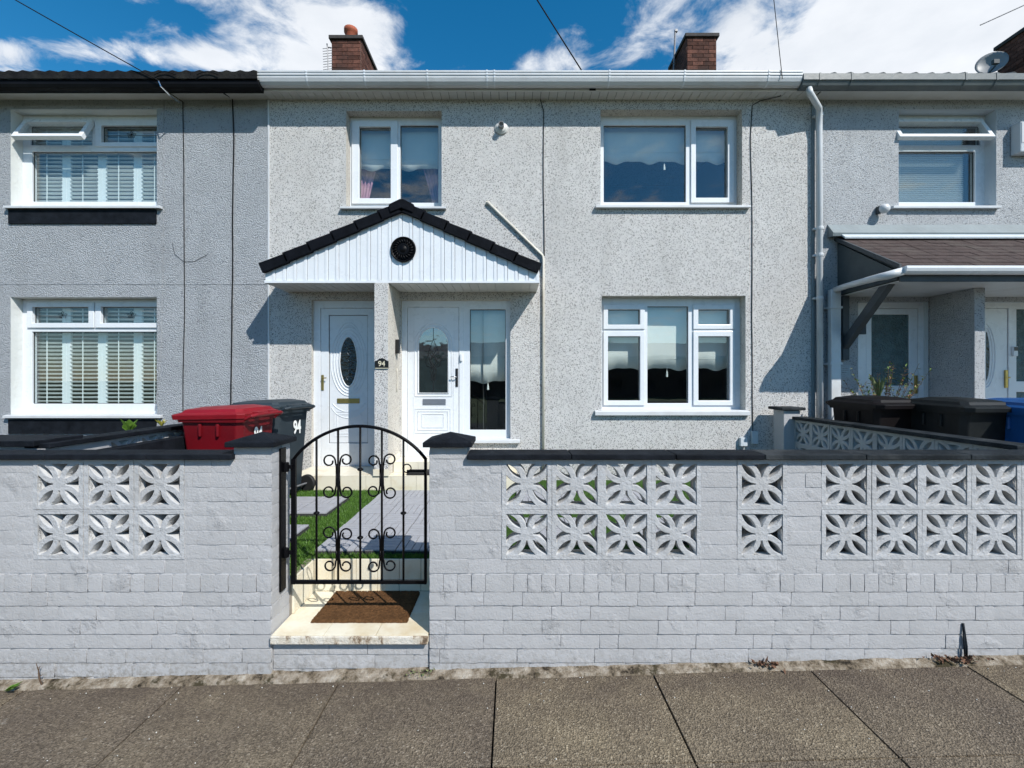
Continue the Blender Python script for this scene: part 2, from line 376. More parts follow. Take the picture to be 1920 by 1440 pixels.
    def mesh(s, name, mats, smooth=False):
        me = bpy.data.meshes.new(name); me.from_pydata([tuple(p) for p in s.v], [], s.f)
        for m in mats: me.materials.append(m)
        if len(mats) > 1: me.polygons.foreach_set('material_index', s.m)
        bm = bmesh.new(); bm.from_mesh(me); bmesh.ops.recalc_face_normals(bm, faces=bm.faces); bm.to_mesh(me); bm.free()
        if smooth: me.polygons.foreach_set('use_smooth', [True] * len(me.polygons))
        me.update(); return me
    def build(s, name, mats, parent=None, smooth=False, bevel=0, seg=2, local=False):
        if not isinstance(mats, (list, tuple)): mats = [mats]
        lo = Vector([min(p[i] for p in s.v) for i in range(3)]); hi = Vector([max(p[i] for p in s.v) for i in range(3)]); c = (lo + hi) / 2; c.z = lo.z
        s.v = [p - c for p in s.v]
        return link(name, s.mesh(name, mats, smooth), c, parent, bevel, seg, local)
WL = {}
def link(name, me, loc, parent=None, bevel=0, seg=2, local=False, rot=None, scale=None):
    o = bpy.data.objects.new(name, me); col.objects.link(o)
    loc = Vector(loc); WL[o] = loc.copy()
    if parent is not None:
        o.parent = parent
        o.location = loc if local else loc - WL[parent]
    else: o.location = loc
    if rot is not None: o.rotation_euler = rot
    if scale is not None: o.scale = scale
    if bevel:
        b = o.modifiers.new('bevel', 'BEVEL'); b.width = bevel; b.segments = seg; b.limit_method = 'ANGLE'; b.angle_limit = math.radians(40); b.harden_normals = False
    return o
def thing(name, label, cat, loc, group=None, rotz=0):
    o = bpy.data.objects.new(name, None); col.objects.link(o); o.empty_display_size = .2
    o.location = loc; o.rotation_euler = (0, 0, rotz); WL[o] = Vector(loc)
    return tag(o, label, cat, group)
def tag(o, label, cat, group=None):
    o['label'] = label; o['category'] = cat
    if group: o['group'] = group
    return o
def struct(o, kind='structure', label=None):
    o['kind'] = kind
    if label: o['label'] = label
    return o
def text_mesh(txt, size, depth, mat, sx=1.0, bold=0.0):
    c = bpy.data.curves.new('lettering', 'FONT'); c.body = txt; c.size = size; c.extrude = depth; c.offset = bold; c.align_x = 'CENTER'; c.align_y = 'CENTER'; c.resolution_u = 4
    o = bpy.data.objects.new('lettering', c); col.objects.link(o); dg = bpy.context.evaluated_depsgraph_get(); dg.update()
    me = bpy.data.meshes.new_from_object(o.evaluated_get(dg)); bpy.data.objects.remove(o)
    me.transform(Matrix.Diagonal((sx, 1, 1, 1))); me.materials.clear(); me.materials.append(mat); return me

def nz(x, y, z=0): return noise.noise(Vector((x, y, z)))
H = 5.79                                            # the house fronts
def hx(px): return X(px, H)
def hz(py): return Z(py, H)
W = 2.68                                            # the front face of the garden wall
def wx(px): return X(px, W)
def wz(py): return Z(py, W)
GZ = 0.45                                           # level of the front garden
SL = 0.0245                                         # the pavement climbs to the right

# ------------------------------------------------------------------ ground, road, pavement
g = MB(); g.add([(-900, -900, -.35), (900, -900, -.35), (900, 900, -.35), (-900, 900, -.35)], [(0, 1, 2, 3)])
struct(g.build('ground', m_ground))
def tilt(mb): mb.v = [Vector((p.x, p.y, p.z + SL * p.x)) for p in mb.v]; return mb
struct(tilt(MB().box(-11, 11, -8.2, -1.35, -.34, -.135)).build('road', m_asphalt))
kb = struct(tilt(MB().box(-11, 11, -1.35, -1.2, -.34, -.06)).build('kerb', m_kerb))
pv = tilt(MB().box(-11, 11, -1.2, 2.70, -.33, -.052)).build('pavement', m_soil); struct(pv)
rows = [(2.628, 2.024), (2.015, 1.11), (1.10, .20), (.19, -.60), (-.61, -1.19)]
slab_me = {}
for r, (ya, yb) in enumerate(rows):
    for k in range(-7, 7):
        x0 = -.087 + .92 * k; x1 = x0 + .908
        mb = MB(); nx, ny = 8, 6; d = ya - yb
        key = (r, k % 3)
        if key not in slab_me:
            g_ = []
            for j in range(ny + 1):
                for i in range(nx + 1):
                    fx, fy = i / nx, j / ny
                    e = .004 if i in (0, nx) or j in (0, ny) else 0
                    g_.append(((fx - .5) * .910 + (0 if 0 < i < nx else nz(fy * 6, k + 9, r) * .004), (fy - .5) * d + (0 if 0 < j < ny else nz(fx * 7, k - 4, r) * .004), -e + .0015 * nz(fx * 4 + k, fy * 4, r)))
            fs = [(j * (nx + 1) + i, j * (nx + 1) + i + 1, (j + 1) * (nx + 1) + i + 1, (j + 1) * (nx + 1) + i) for j in range(ny) for i in range(nx)]
            mb.add(g_, fs)
            ring = [i for i in range(nx + 1)] + [j * (nx + 1) + nx for j in range(1, ny + 1)] + [ny * (nx + 1) + i for i in range(nx - 1, -1, -1)] + [j * (nx + 1) for j in range(ny - 1, 0, -1)]
            b0 = len(mb.v); mb.v += [Vector((g_[i][0], g_[i][1], -.06)) for i in ring]
            for q in range(len(ring)):
                q2 = (q + 1) % len(ring); mb.f.append((ring[q], ring[q2], b0 + q2, b0 + q)); mb.m.append(0)
            slab_me[key] = mb.mesh('paving_slab', [m_slab])
        cx = (x0 + x1) / 2
        link('paving_slab', slab_me[key], (cx, (ya + yb) / 2, SL * cx + R.uniform(-.0025, .0025)), pv, rot=(R.uniform(-.002, .002), -math.atan(SL), 0))
# rough mortar strip along the foot of the wall
mb = MB(); nx = 360; prof = [(2.618, .0), (2.630, .004), (2.650, .010), (2.672, .018), (2.70, .026)]
for i in range(nx + 1):
    x = -4.2 + 8.4 * i / nx
    for q, (y, z) in enumerate(prof):
        mb.v.append(Vector((x, y + .011 * nz(x * 8, q * 1.7) - (.010 * nz(x * 2.1, 5) if q < 2 else 0), SL * x + z * (1 + .6 * nz(x * 3, 2, q)) + .008 * nz(x * 14, q * 2.3, 3) + (-.02 if q == 0 else 0))))
mb.f = [(i * 5 + q, (i + 1) * 5 + q, (i + 1) * 5 + q + 1, i * 5 + q + 1) for i in range(nx) for q in range(4)]; mb.m = [0] * len(mb.f)
mb.box(-4.2, 4.2, 2.68, 2.72, -.3, -.12)
struct(mb.build('mortar_strip', m_mortar, smooth=True))

# ------------------------------------------------------------------ the front garden floor
gd = MB()
gd.box(-3.32, -1.45, 2.83, H, -.3, GZ); gd.box(-.45, 3.42, 2.83, H, -.3, GZ); gd.box(-1.45, -.45, 3.24, H, -.3, GZ)
gd = struct(gd.build('garden_ground', m_turf))
nb = struct(MB().box(3.42, 9, 2.80, H, -.3, .52).build('neighbour_garden_ground', m_kerb))
nb2 = struct(MB().box(-9, -3.32, 2.80, H, -.3, .45).build('neighbour_planting_bed', m_soil))
# deck tiles of five slats: the path to the doors and the pads set in the grass
def tile_mesh():
    mb = MB(); mb.box(-.147, .147, -.147, .147, 0, .016, 1)
    for i in range(5):
        c = -.1168 + .0584 * i; mb.box(c - .0262, c + .0262, -.148, .148, .017, .028)
    return mb.mesh('deck_tile', [m_deck, m_deckb])
deck_me = tile_mesh()
path = struct(MB().box(-1.47, -.25, 3.31, 5.12, GZ + .002, GZ + .006).build('path', m_deckb))
def lay(x0, y0, nx, ny, par):
    for i in range(nx):
        for j in range(ny):
            link('deck_tile', deck_me, (x0 + .15 + .3 * i, y0 + .15 + .3 * j, GZ + .007), par, rot=(0, 0, PI / 2 if (i + j) % 2 else 0))
lay(-1.465, 3.315, 4, 6, path)
pads = []
for x0, y0, nx, ny in ((-2.36, 3.30, 2, 2), (-2.36, 4.24, 2, 2), (.05, 3.5, 2, 2), (1.05, 3.5, 2, 2), (2.05, 3.5, 2, 2), (.05, 4.5, 2, 2), (1.05, 4.5, 2, 2), (2.05, 4.5, 2, 2)):
    pd = struct(MB().box(x0 - .004, x0 + .3 * nx + .004, y0 - .004, y0 + .3 * ny + .004, GZ + .002, GZ + .006).build('paving_pad', m_deckb)); lay(x0, y0, nx, ny, pd); pads.append((x0 - .01, x0 + .3 * nx + .01, y0 - .01, y0 + .3 * ny + .01))
blk = pads + [(-1.475, -.245, 3.305, 5.125), (-2.62, .2, 5.24, 6), (-1.43, -.47, 2.8, 3.24)]
mb = MB(); n = 0
while n < 42000:
    if R.random() < .62: x, y = R.uniform(-2.5, -1.4), R.uniform(2.9, 5.3)
    elif R.random() < .3: x, y = R.uniform(-1.5, -.3), R.uniform(3.24, 3.34)
    else: x, y = R.uniform(-.4, 2.2), R.uniform(2.95, 5.7)
    n += 1
    if any(a < x < b and c < y < d for a, b, c, d in blk): continue
    h = R.uniform(.014, .03); a = R.uniform(0, 2 * PI); dx, dy = math.cos(a) * .0022, math.sin(a) * .0022
    lx, ly = R.uniform(-.014, .014), R.uniform(-.014, .014); o = len(mb.v)
    mb.v += [Vector((x - dx, y - dy, GZ)), Vector((x + dx, y + dy, GZ)), Vector((x + lx, y + ly, GZ + h))]; mb.f.append((o, o + 1, o + 2)); mb.m.append(0)
gm = bpy.data.meshes.new('grass'); gm.from_pydata([tuple(p) for p in mb.v], [], mb.f); gm.materials.append(m_grass)
struct(link('grass', gm, (0, 0, 0)), 'stuff', 'short green artificial grass around the garden path')

# ------------------------------------------------------------------ the front garden wall
def brick_mesh(seed, L, h, dep=.05, nx=6, nz_=3):
    mb = MB(); pts = []
    for j in range(nz_ + 1):
        for i in range(nx + 1):
            fx, fz = i / nx, j / nz_; ed = (i in (0, nx)) + (j in (0, nz_))
            px = (fx - .5) * L + (.0035 * nz(seed * 3.1, fz * 5, 1) if i in (0, nx) else 0); pz = (fz - .5) * h + (.003 * nz(fx * 5, seed * 2.3, 4) if j in (0, nz_) else 0)
            pts.append((px, (.0006 if ed == 1 else .0016 if ed == 2 else 0) + .0018 * nz(fx * 3.3 + seed, fz * 2.7, seed * 1.7), pz))
    fs = [(j * (nx + 1) + i, j * (nx + 1) + i + 1, (j + 1) * (nx + 1) + i + 1, (j + 1) * (nx + 1) + i) for j in range(nz_) for i in range(nx)]
    mb.add(pts, fs)
    ring = list(range(nx + 1)) + [j * (nx + 1) + nx for j in range(1, nz_ + 1)] + [nz_ * (nx + 1) + i for i in range(nx - 1, -1, -1)] + [j * (nx + 1) for j in range(nz_ - 1, 0, -1)]
    k_ = len(ring); b0 = len(mb.v); mb.v += [Vector(pts[i]) for i in ring] + [Vector((pts[i][0], dep, pts[i][2])) for i in ring]
    for q in range(k_):
        q2 = (q + 1) % k_; mb.f.append((b0 + q, b0 + k_ + q, b0 + k_ + q2, b0 + q2)); mb.m.append(0)
    me = mb.mesh('brick', [m_paint], True); return me
PC = .0852
stretch = [brick_mesh(i, .2302, PC - .0068) for i in range(9)]
header = [brick_mesh(20 + i, .1100, PC - .0068, nx=3) for i in range(4)]
rowl = [brick_mesh(40 + i, .081, .102, nx=3, nz_=4) for i in range(5)]
def lay_course(par, x0, x1, z, kind='s', hgt=None, soft=0.0, clip=None):
    """bricks from x0 to x1, centre height z; soft sinks them so that thick paint hides the joints"""
    x = x0
    while x < x1 - .02:
        if kind == 'r': ms, L = (rowl, .084) if R.random() < .8 else (stretch, .168)
        else: ms, L = (stretch, .232) if R.random() < .80 else (header, .112)
        Lr = min(L, x1 - x)
        if x1 - (x + Lr) < .05: Lr = x1 - x
        me = R.choice(ms); full = {id(rowl): .084, id(stretch): .232, id(header): .112}[id(ms)]
        s = (Lr / full, 1, 1)
        if kind == 'r' and ms is stretch: s = (Lr / full, 1, 1.30)
        if kind == 'x': s = (Lr / full, 1, hgt)
        link('brick', me, (x + Lr / 2, W + soft + R.uniform(-.0022, .0022), z + R.uniform(-.001, .001)), par, rot=(0, R.uniform(-.006, .006), 0), scale=s)
        x += Lr
# perforated flower block
def block_mesh():
    S, a = .149, .1245
    c = bpy.data.curves.new('blk', 'CURVE'); c.dimensions = '2D'; c.fill_mode = 'BOTH'; c.extrude = .045; c.bevel_depth = .003; c.bevel_resolution = 0; c.offset = -.003
    def sp(pts):
        s = c.splines.new('POLY'); s.points.add(len(pts) - 1); s.use_cyclic_u = True
        for p, q in zip(s.points, pts): p.co = (q[0], q[1], 0, 1)
    sp([(-S, -S), (S, -S), (S, S), (-S, S)])
    for k in range(4):
        an = PI / 4 + k * PI / 2; ux, uy = math.cos(an), math.sin(an); L0, L1 = .052, .170; n = 9
        up = []; dn = []
        for i in range(n + 1):
            t = i / n; l = L0 + (L1 - L0) * t; wv = .0172 * math.sin(PI * t) ** .8
            up.append((l * ux - wv * uy, l * uy + wv * ux)); dn.append((l * ux + wv * uy, l * uy - wv * ux))
        sp(up + dn[-2:0:-1])
        # the three-cornered hole between two petals
        an2 = k * PI / 2; cx, cy = math.cos(an2), math.sin(an2); e = []
        n = 8
        for i in range(n + 1):
            t = i / n; l = .040 + (a - .040) * t; wv = .0035 + .050 * (t ** 1.9)
            e.append((l, wv))
        pts = [(l, w_) for l, w_ in e] + [(l, -w_) for l, w_ in reversed(e)]
        sp([(l * cx - w_ * cy, l * cy + w_ * cx) for l, w_ in pts])
    o = bpy.data.objects.new('blk', c); col.objects.link(o); dg = bpy.context.evaluated_depsgraph_get(); dg.update()
    me = bpy.data.meshes.new_from_object(o.evaluated_get(dg)); bpy.data.objects.remove(o)
    me.transform(Matrix.Translation((0, .006, 0)) @ Matrix.Rotation(PI / 2, 4, 'X')); me.name = 'screen_block'
    fr_ = MB().plate(-S, S, -S, S, -.0475, -.041, [(-a + .001, a - .001, -a + .001, a - .001)]).mesh('fr', [])
    bm = bmesh.new(); bm.from_mesh(me); bm.from_mesh(fr_); bm.to_mesh(me); bm.free()
    me.materials.clear(); me.materials.append(m_block); me.materials.append(m_blockin)
    for p in me.polygons: p.material_index = 0 if p.normal.y < -.5 else 1
    return me
blk_me = block_mesh()
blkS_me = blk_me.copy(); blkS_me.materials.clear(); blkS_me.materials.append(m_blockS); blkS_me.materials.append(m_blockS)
ZB0 = .665; ROWZ = (.815, 1.115); ZTOP = 1.268
bx_left = [-2.719, -2.416, -2.114]; bx_right = [.089, .389, .687, .985, 1.50, 2.005, 2.307, 2.606, 2.905, 3.205]
def coping(par, x0, x1, mat=None):
    x = x0
    while x < x1 - .05:
        L = min(R.choice((.6, .62, .64)), x1 - x)
        if x1 - x - L < .2: L = x1 - x
        MB().prism([(2.652, ZTOP), (2.838, ZTOP), (2.838, ZTOP + .034), (2.652, ZTOP + .032)], x + .0015, x + L - .0015, 'x').build('coping_stone', mat or m_black, par, bevel=.005)
        x += L
def pier_cap(par, cx, cy, mat, z=1.342, half=.146):
    mb = MB(); h = half
    mb.add([(cx - h, cy - h, z), (cx + h, cy - h, z), (cx + h, cy + h, z), (cx - h, cy + h, z), (cx - h, cy - h, z + .030), (cx + h, cy - h, z + .030), (cx + h, cy + h, z + .030), (cx - h, cy + h, z + .030), (cx, cy, z + .078)],
           [(0, 1, 2, 3), (0, 1, 5, 4), (1, 2, 6, 5), (2, 3, 7, 6), (3, 0, 4, 7), (4, 5, 8), (5, 6, 8), (6, 7, 8), (7, 4, 8)])
    mb.build('pier_cap', mat, par, bevel=.005)
def front_wall(name, label, x0, x1, blocks, pier, open_blocks):
    t = thing(name, label, 'garden wall', ((x0 + x1) / 2, W + .06, SL * (x0 + x1) / 2))
    holes = []
    cols = sorted(blocks)
    for b in cols: holes.append((b - .149, b + .149, ZB0, ZTOP - .003))
    core = MB().plate(x0, x1, -.3, ZTOP - .003, W + .0092, W + .125, [h for h in holes]); core.build('wall_core', m_paint, t)
    p0, p1 = pier
    MB().box(p0, p1, W + .126, W + .225, -.3, 1.342).box(p0 + .006, p1 - .006, W + .0075, W + .126, ZTOP - .002, 1.3415).build('pier_core', m_paint, t)
    # courses below the blocks
    z = .473; k = 0
    while z > -.14:
        z -= PC; k += 1
        off = R.uniform(.05, .2)
        xs0 = x0
        # only where the course shows above the pavement
        a = x0
        if z + PC < SL * x0 + .0: pass
        if SL * a + .0 > z + PC: continue
        b = min(x1, (z + PC - .005) / SL if SL > 0 else x1) if z + PC < SL * x1 else x1
        if b - a < .2: continue
        me = R.choice(header)
        link('brick', me, (a + off / 2, W, z + PC / 2), t, scale=(off / .112, 1, 1))
        lay_course(t, a + off, b, z + PC / 2)
    lay_course(t, x0, x1, .473 + .0525, 'r')
    lay_course(t, x0, x1, .58 + PC / 2, 's', soft=.0055)
    # courses beside and between the block panels
    gaps = []; cur = x0
    for h in holes:
        if h[0] - cur > .03: gaps.append((cur, h[0]))
        cur = h[1]
    if x1 - cur > .03: gaps.append((cur, x1))
    for ga, gb in gaps:
        for i in range(7):
            zc = ZB0 + (ZTOP - ZB0) / 7 * (i + .5); x = ga
            if gb - ga < .3: lay_course(t, ga, gb, zc, soft=.0066)
            else:
                o = (.116, .03)[i % 2] + R.uniform(0, .05); link('brick', R.choice(header), (ga + o / 2, W + .0066, zc), t, scale=(o / .112, 1, 1)); lay_course(t, ga + o, gb, zc, soft=.0066)
    lay_course(t, p0, p1, ZTOP + .036, 'x', .85, soft=.0066)
    # the inner face of the pier (towards the gate), stretchers end on
    sgn = 1 if p1 == x1 else -1
    xf = p1 if sgn > 0 else p0
    z = .473 - 5 * PC; i = 0
    while z < 1.30:
        hh = PC
        parts_ = ((W + .116, .226),) if i % 2 else ((W + .063, .108), (W + .172, .108))
        for yc, L in parts_:
            link('brick', R.choice(stretch if L > .2 else header), (xf + sgn * .0025, yc, z + PC / 2), t, rot=(0, 0, sgn * PI / 2), scale=((.9, 1, 1) if L > .2 else (.98, 1, 1)))
        z += PC; i += 1
    for b in cols:
        for rz in ROWZ:
            link('screen_block', blk_me, (b, W + .051 + R.uniform(-.001, .002), rz), t, rot=(R.uniform(-.006, .006), R.uniform(-.007, .007), R.uniform(-.006, .006)))
    # rendered backing behind the closed panels
    for a, b in open_blocks:
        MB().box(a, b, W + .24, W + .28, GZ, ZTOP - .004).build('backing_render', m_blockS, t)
    return t
wl = front_wall('garden_wall', 'pale grey painted brick garden wall left of the black gate, three columns of flower blocks', -4.05, wx(508), bx_left, (wx(437), wx(508)), [(-2.9, -1.93)])
coping(wl, -4.05, wx(440)); pier_cap(wl, (wx(437) + wx(508)) / 2, W + .112, m_black)
wr = front_wall('garden_wall', 'pale grey painted brick garden wall right of the black gate, long row of flower blocks', wx(805), 4.05, bx_right, (wx(805), wx(875)), [(1.30, 3.42)])
coping(wr, wx(876), 1.5); coping(wr, 1.5, 4.05, m_coping2); pier_cap(wr, (wx(805) + wx(875)) / 2, W + .112, m_black)

# ------------------------------------------------------------------ step in the gateway
T = .222
st = thing('gate_step', 'cream tiled step in the gateway with a stained white front edge', 'step', (-.95, W, 0))
MB().box(wx(508) + .004, wx(805) - .004, W + .022, 3.234, -.3, T - .05).build('step_core', m_paint, st)
for cz in (T - .05 - PC / 2, T - .05 - PC * 1.5, T - .05 - 2.5 * PC):
    o = R.uniform(.08, .2); link('brick', header[1], (wx(508) + .004 + o / 2, W + .016, cz), st, scale=(o / .112, 1, 1))
    x = wx(508) + .004 + o
    while x < wx(805) - .02:
        Lr = min(.232, wx(805) - .004 - x); link('brick', R.choice(stretch), (x + Lr / 2, W + .016 + R.uniform(-.002, .002), cz), st, scale=(Lr / .232, 1, 1)); x += Lr
MB().box(wx(508) + .006, wx(805) - .004, W - .012, 3.23, T - .048, T - .012).box(wx(508) + .006, wx(805) - .004, W - .026, W - .0125, T - .050, T - .001).build('tread_bed', m_tiled, st, bevel=.006)
x0, x1 = wx(508) + .008, wx(805) - .006
for i in range(3):
    for j, (ya, yb) in enumerate(((W - .011, W + .26), (W + .263, 3.226))):
        a = x0 + (x1 - x0) / 3 * i; b = x0 + (x1 - x0) / 3 * (i + 1); MB().box(a + .0015, b - .0015, ya, yb, T - .0115, T).build('tread_tile', m_tile, st, bevel=.002)
for i in range(6):
    a = x0 + (x1 - x0) / 6 * i; b = a + (x1 - x0) / 6; MB().box(a + .0015, b - .0015, 3.224, 3.236, T + .002, GZ + .002).build('riser_tile', m_tile, st, bevel=.002)
for side, xx in ((0, -1.43), (1, -.47)):
    for ya, yb in ((2.91, 3.06), (3.063, 3.222)):
        MB().box(xx - .001 if side == 0 else xx - .012, xx + .012 if side == 0 else xx + .001, ya, yb, T + .002, GZ + .003).build('cheek_tile', m_tile, st, bevel=.002)
    MB().box(xx - .05 if side == 0 else xx, xx if side == 0 else xx + .05, 2.9, 3.235, -.2, GZ + .001).build('cheek_core', m_grout, st)
# coir mat
mat_o = MB(); nx, ny = 60, 40; x0, x1, y0, y1 = -1.262, -.655, 2.80, 3.20
for j in range(ny + 1):
    for i in range(nx + 1):
        x = x0 + (x1 - x0) * i / nx; y = y0 + (y1 - y0) * j / ny
        ed = i in (0, nx) or j in (0, ny)
        mat_o.v.append(Vector((x + (R.uniform(-.002, .002)), y + R.uniform(-.002, .002), T + (.001 if ed else .017 + R.uniform(-.003, .003) + .004 * nz(x * 5, y * 5)))))
mat_o.f = [(j * (nx + 1) + i, j * (nx + 1) + i + 1, (j + 1) * (nx + 1) + i + 1, (j + 1) * (nx + 1) + i) for j in range(ny) for i in range(nx)]; mat_o.m = [0] * len(mat_o.f)
tag(mat_o.build('doormat', m_pile), 'brown coir doormat on the cream step under the gate', 'doormat')

# ------------------------------------------------------------------ gate
GD = 2.83
def gx(px): return X(px, GD)
def gz(py): return Z(py, GD)
gt = thing('garden_gate', 'black wrought iron gate with arched top and scrolls between the brick piers', 'gate', (gx(674), GD, gz(1093)))
xl, xr = gx(551), gx(798); zb = gz(1091); zs = gz(862); xc = (xl + xr) / 2; hw = (xr - xl) / 2; rise = gz(799) - zs; rad = (hw * hw + rise * rise) / (2 * rise); zc = zs + rise - rad
def archz(x): return zc + math.sqrt(rad * rad - (x - xc) ** 2)
MB().box(xl - .014, xl + .014, GD - .012, GD + .012, zb - .012, zs + .006).build('stile', m_iron, gt, bevel=.002)
MB().box(xr - .008, xr + .008, GD - .012, GD + .012, zb - .012, zs + .006).build('stile', m_iron, gt, bevel=.002)
MB().box(xl + .014, xr - .008, GD - .011, GD + .011, zb - .011, zb + .011).build('bottom_rail', m_iron, gt, bevel=.002)
MB().tube([(xl - .004 + (xr - xl + .008) * i / 40, GD, archz(min(xr, max(xl, xl + (xr - xl) * i / 40)))) for i in range(41)], .0105, n=8).build('arched_rail', m_iron, gt, smooth=True)
bars = [gx(p) for p in (593.5, 634, 675.5, 716, 756.5)]
for b in bars: MB().tube([(b, GD, zb), (b, GD, archz(b))], .0068, n=8).build('bar', m_iron, gt, smooth=True)
for b, py in ((bars[0], 962), (bars[2], 880), (bars[2], 1008), (bars[4], 962)):
    MB().lathe([(.004, -.010), (.013, -.008), (.019, -.002), (.019, .003), (.013, .008), (.004, .010)], (b, GD, gz(py)), 'z', 12).build('collar', m_iron, gt, smooth=True)
def scroll(bx, side, ymid, yend, r0=.041, turns=1.08, dz=0):
    """one half of a C scroll: leaves the bar at ymid, runs along it and curls outwards at yend"""
    up = 1 if yend < ymid else -1
    pts = [(bx + side * .009, GD - .004, gz(ymid)), (bx + side * .010, GD - .004, gz((ymid + yend * 2) / 3)), (bx + side * .012, GD - .004, gz(yend + up * 10))]
    cx, cz = bx + side * (.016 + r0), gz(yend) - up * .004 + dz
    n = 26
    for i in range(n + 1):
        t = i / n; a = PI - t * turns * 2 * PI; r = r0 * (1 - .62 * t ** 1.1)
        cxx = cx - side * .010 * t
        pts.append((cxx + side * r * math.cos(a), GD - .004, cz + up * r * math.sin(a)))
    return pts
for bi in (1, 3):
    for (ymid, yt, ybm) in ((886, 862, 922), (1032, 1000, 1060)):
        for side in (-1, 1):
            for ye in (yt, ybm):
                MB().tube(scroll(bars[bi], side, ymid, ye, .041 + R.uniform(-.003, .004), 1.08 + R.uniform(-.08, .05), R.uniform(-.006, .006)), .0054, n=6).build('scroll', m_iron, gt, smooth=True)
# latch and ring
MB().tube([(gx(768) - .012 + .026 * math.cos(a * PI / 10), GD - .02, gz(877) + .026 * math.sin(a * PI / 10)) for a in range(20)], .004, True).build('latch_ring', m_iron, gt, smooth=True)
MB().box(gx(764), xr + .006, GD - .022, GD - .012, gz(884), gz(880)).build('latch_bar', m_iron, gt, bevel=.001)
hp = MB().box(wx(508) + .004, wx(508) + .016, W + .085, W + .150, gz(1102), gz(838)).build('hinge_post', m_iron, gt, bevel=.002)
for py in (874, 1033):
    mb = MB(); mb.lathe([(.012, -.03), (.018, -.028), (.018, .028), (.012, .03)], (wx(508) + .030, W + .12, gz(py)), 'z', 10); mb.box(wx(508) + .016, xl, GD - .03, GD - .014, gz(py) - .012, gz(py) + .012)
    mb.build('hinge', m_iron, gt, bevel=.001)

# ------------------------------------------------------------------ house helpers
SOF = 5.364
def hole(px0, px1, py0, py1, D=H): return (X(px0, D), X(px1, D), Z(py1, D), Z(py0, D))
def rect(r, D): return (X(r[0], D), X(r[1], D), Z(r[3], D), Z(r[2], D))
def room(par, h, depth=2.6, mat=None):
    a, b, c, d = h[0] - .25, h[1] + .25, h[2] - .3, h[3] + .25; y0, y1 = H + .155, H + depth
    mb = MB(); mb.add([(a, y0, c), (b, y0, c), (b, y0, d), (a, y0, d), (a, y1, c), (b, y1, c), (b, y1, d), (a, y1, d)], [(4, 5, 6, 7), (0, 1, 5, 4), (3, 2, 6, 7), (0, 4, 7, 3), (1, 5, 6, 2)])
    return mb.build('room_lining', mat or m_dark, par)
def window(par, h, Df, panes, sashes=(), sill=None, glass=None, sillmat=None):
    pw = [rect(p, Df) for p in panes]; sw = [rect(s_, Df) for s_ in sashes]
    fr = MB().plate(h[0] - .004, h[1] + .004, h[2] - .004, h[3] + .004, Df, Df + .065, pw).build('window', m_upvc, par, bevel=.004)
    for s_ in sw:
        inner = [p for p in pw if s_[0] < p[0] and p[1] < s_[1] and s_[2] < p[2] and p[3] < s_[3]]
        MB().plate(*s_, Df - .020, Df - .001, inner).build('sash', m_upvc, fr, bevel=.006)
    for p in pw:
        MB().box(p[0] - .006, p[1] + .006, Df + .030, Df + .036, p[2] - .006, p[3] + .006).build('pane', glass or m_glass, fr)
        # the dark gasket round the glass
        MB().plate(p[0] - .001, p[1] + .001, p[2] - .001, p[3] + .001, Df + .022, Df + .0295, [(p[0] + .006, p[1] - .006, p[2] + .006, p[3] - .006)]).build('gasket', m_rubber, fr)
    if sill:
        x0, x1, za, zb = X(sill[0], H - .05), X(sill[1], H - .05), Z(sill[3], H - .05), Z(sill[2], H - .05)
        mb = MB().prism([(H - .055, za), (H - .055, za + (zb - za) * .8), (H - .002, zb), (H - .002, za)], x0, x1, 'x'); mb.box(h[0] + .002, h[1] - .002, H - .002, Df - .001, za + .004, zb + .003)
        mb.build('sill', sillmat or m_upvcd, fr, bevel=.003)
    return fr
def open_sash(win, x0, x1, ztop, ytop, length, ang, bar=.055):
    """top hung sash swung outwards"""
    mb = MB().plate(x0, x1, -length, 0, -.03, .03, [(x0 + bar, x1 - bar, -length + bar, -bar)]); mt = Matrix.Translation((0, ytop, ztop)) @ Matrix.Rotation(-ang, 4, 'X')
    s_ = mb.xform(mt).build('sash', m_upvc, win, bevel=.006)
    MB().box(x0 + bar - .005, x1 - bar + .005, -.003, .003, -length + bar - .005, -bar + .005).xform(mt).build('pane', m_glass, win)
    return s_
def blind(label, x0, x1, ztop, zhem, y, pull=None, phase=0.0, per=.46, amp=.017):
    mb = MB(); n = 60; fr_ = []
    t = thing('roller_blind', label, 'blind', ((x0 + x1) / 2, y, zhem))
    for i in range(n + 1):
        x = x0 + (x1 - x0) * i / n; q = 2 * PI * ((x - x0) / per + phase); ze = zhem + amp * math.cos(q) - amp * .5 * math.cos(2 * q)
        yy = y + .004 * math.sin(x * 3.1)
        for k in range(6): mb.v.append(Vector((x, yy + .006 * nz(x * 2, k * .7) * (k < 5), ztop + (ze - ztop) * k / 5)))
    mb.f = [(i * 6 + k, (i + 1) * 6 + k, (i + 1) * 6 + k + 1, i * 6 + k + 1) for i in range(n) for k in range(5)]; mb.m = [0] * len(mb.f)
    o = mb.build('fabric', m_fabric, t, smooth=True); sd = o.modifiers.new('solid', 'SOLIDIFY'); sd.thickness = .003
    MB().box(x0, x1, y - .0045, y - .0015, zhem + .135, zhem + .139).build('hem_seam', m_fabric, t)
    MB().tube([(x0 - .01, y + .03, ztop), (x1 + .01, y + .03, ztop)], .02, n=10).build('roller', m_fabric, t)
    if pull:
        xp = pull; zt = zhem + .0
        MB().tube([(xp, y - .008, zt + .03), (xp, y - .008, zt - .03)], .0015, n=5).lathe([(.004, 0), (.010, -.012), (.007, -.02), (.012, -.03), (.016, -.085), (.004, -.088)], (xp, y - .008, zt - .02), 'z', 10).build('tassel', m_fabric, t)
    return t
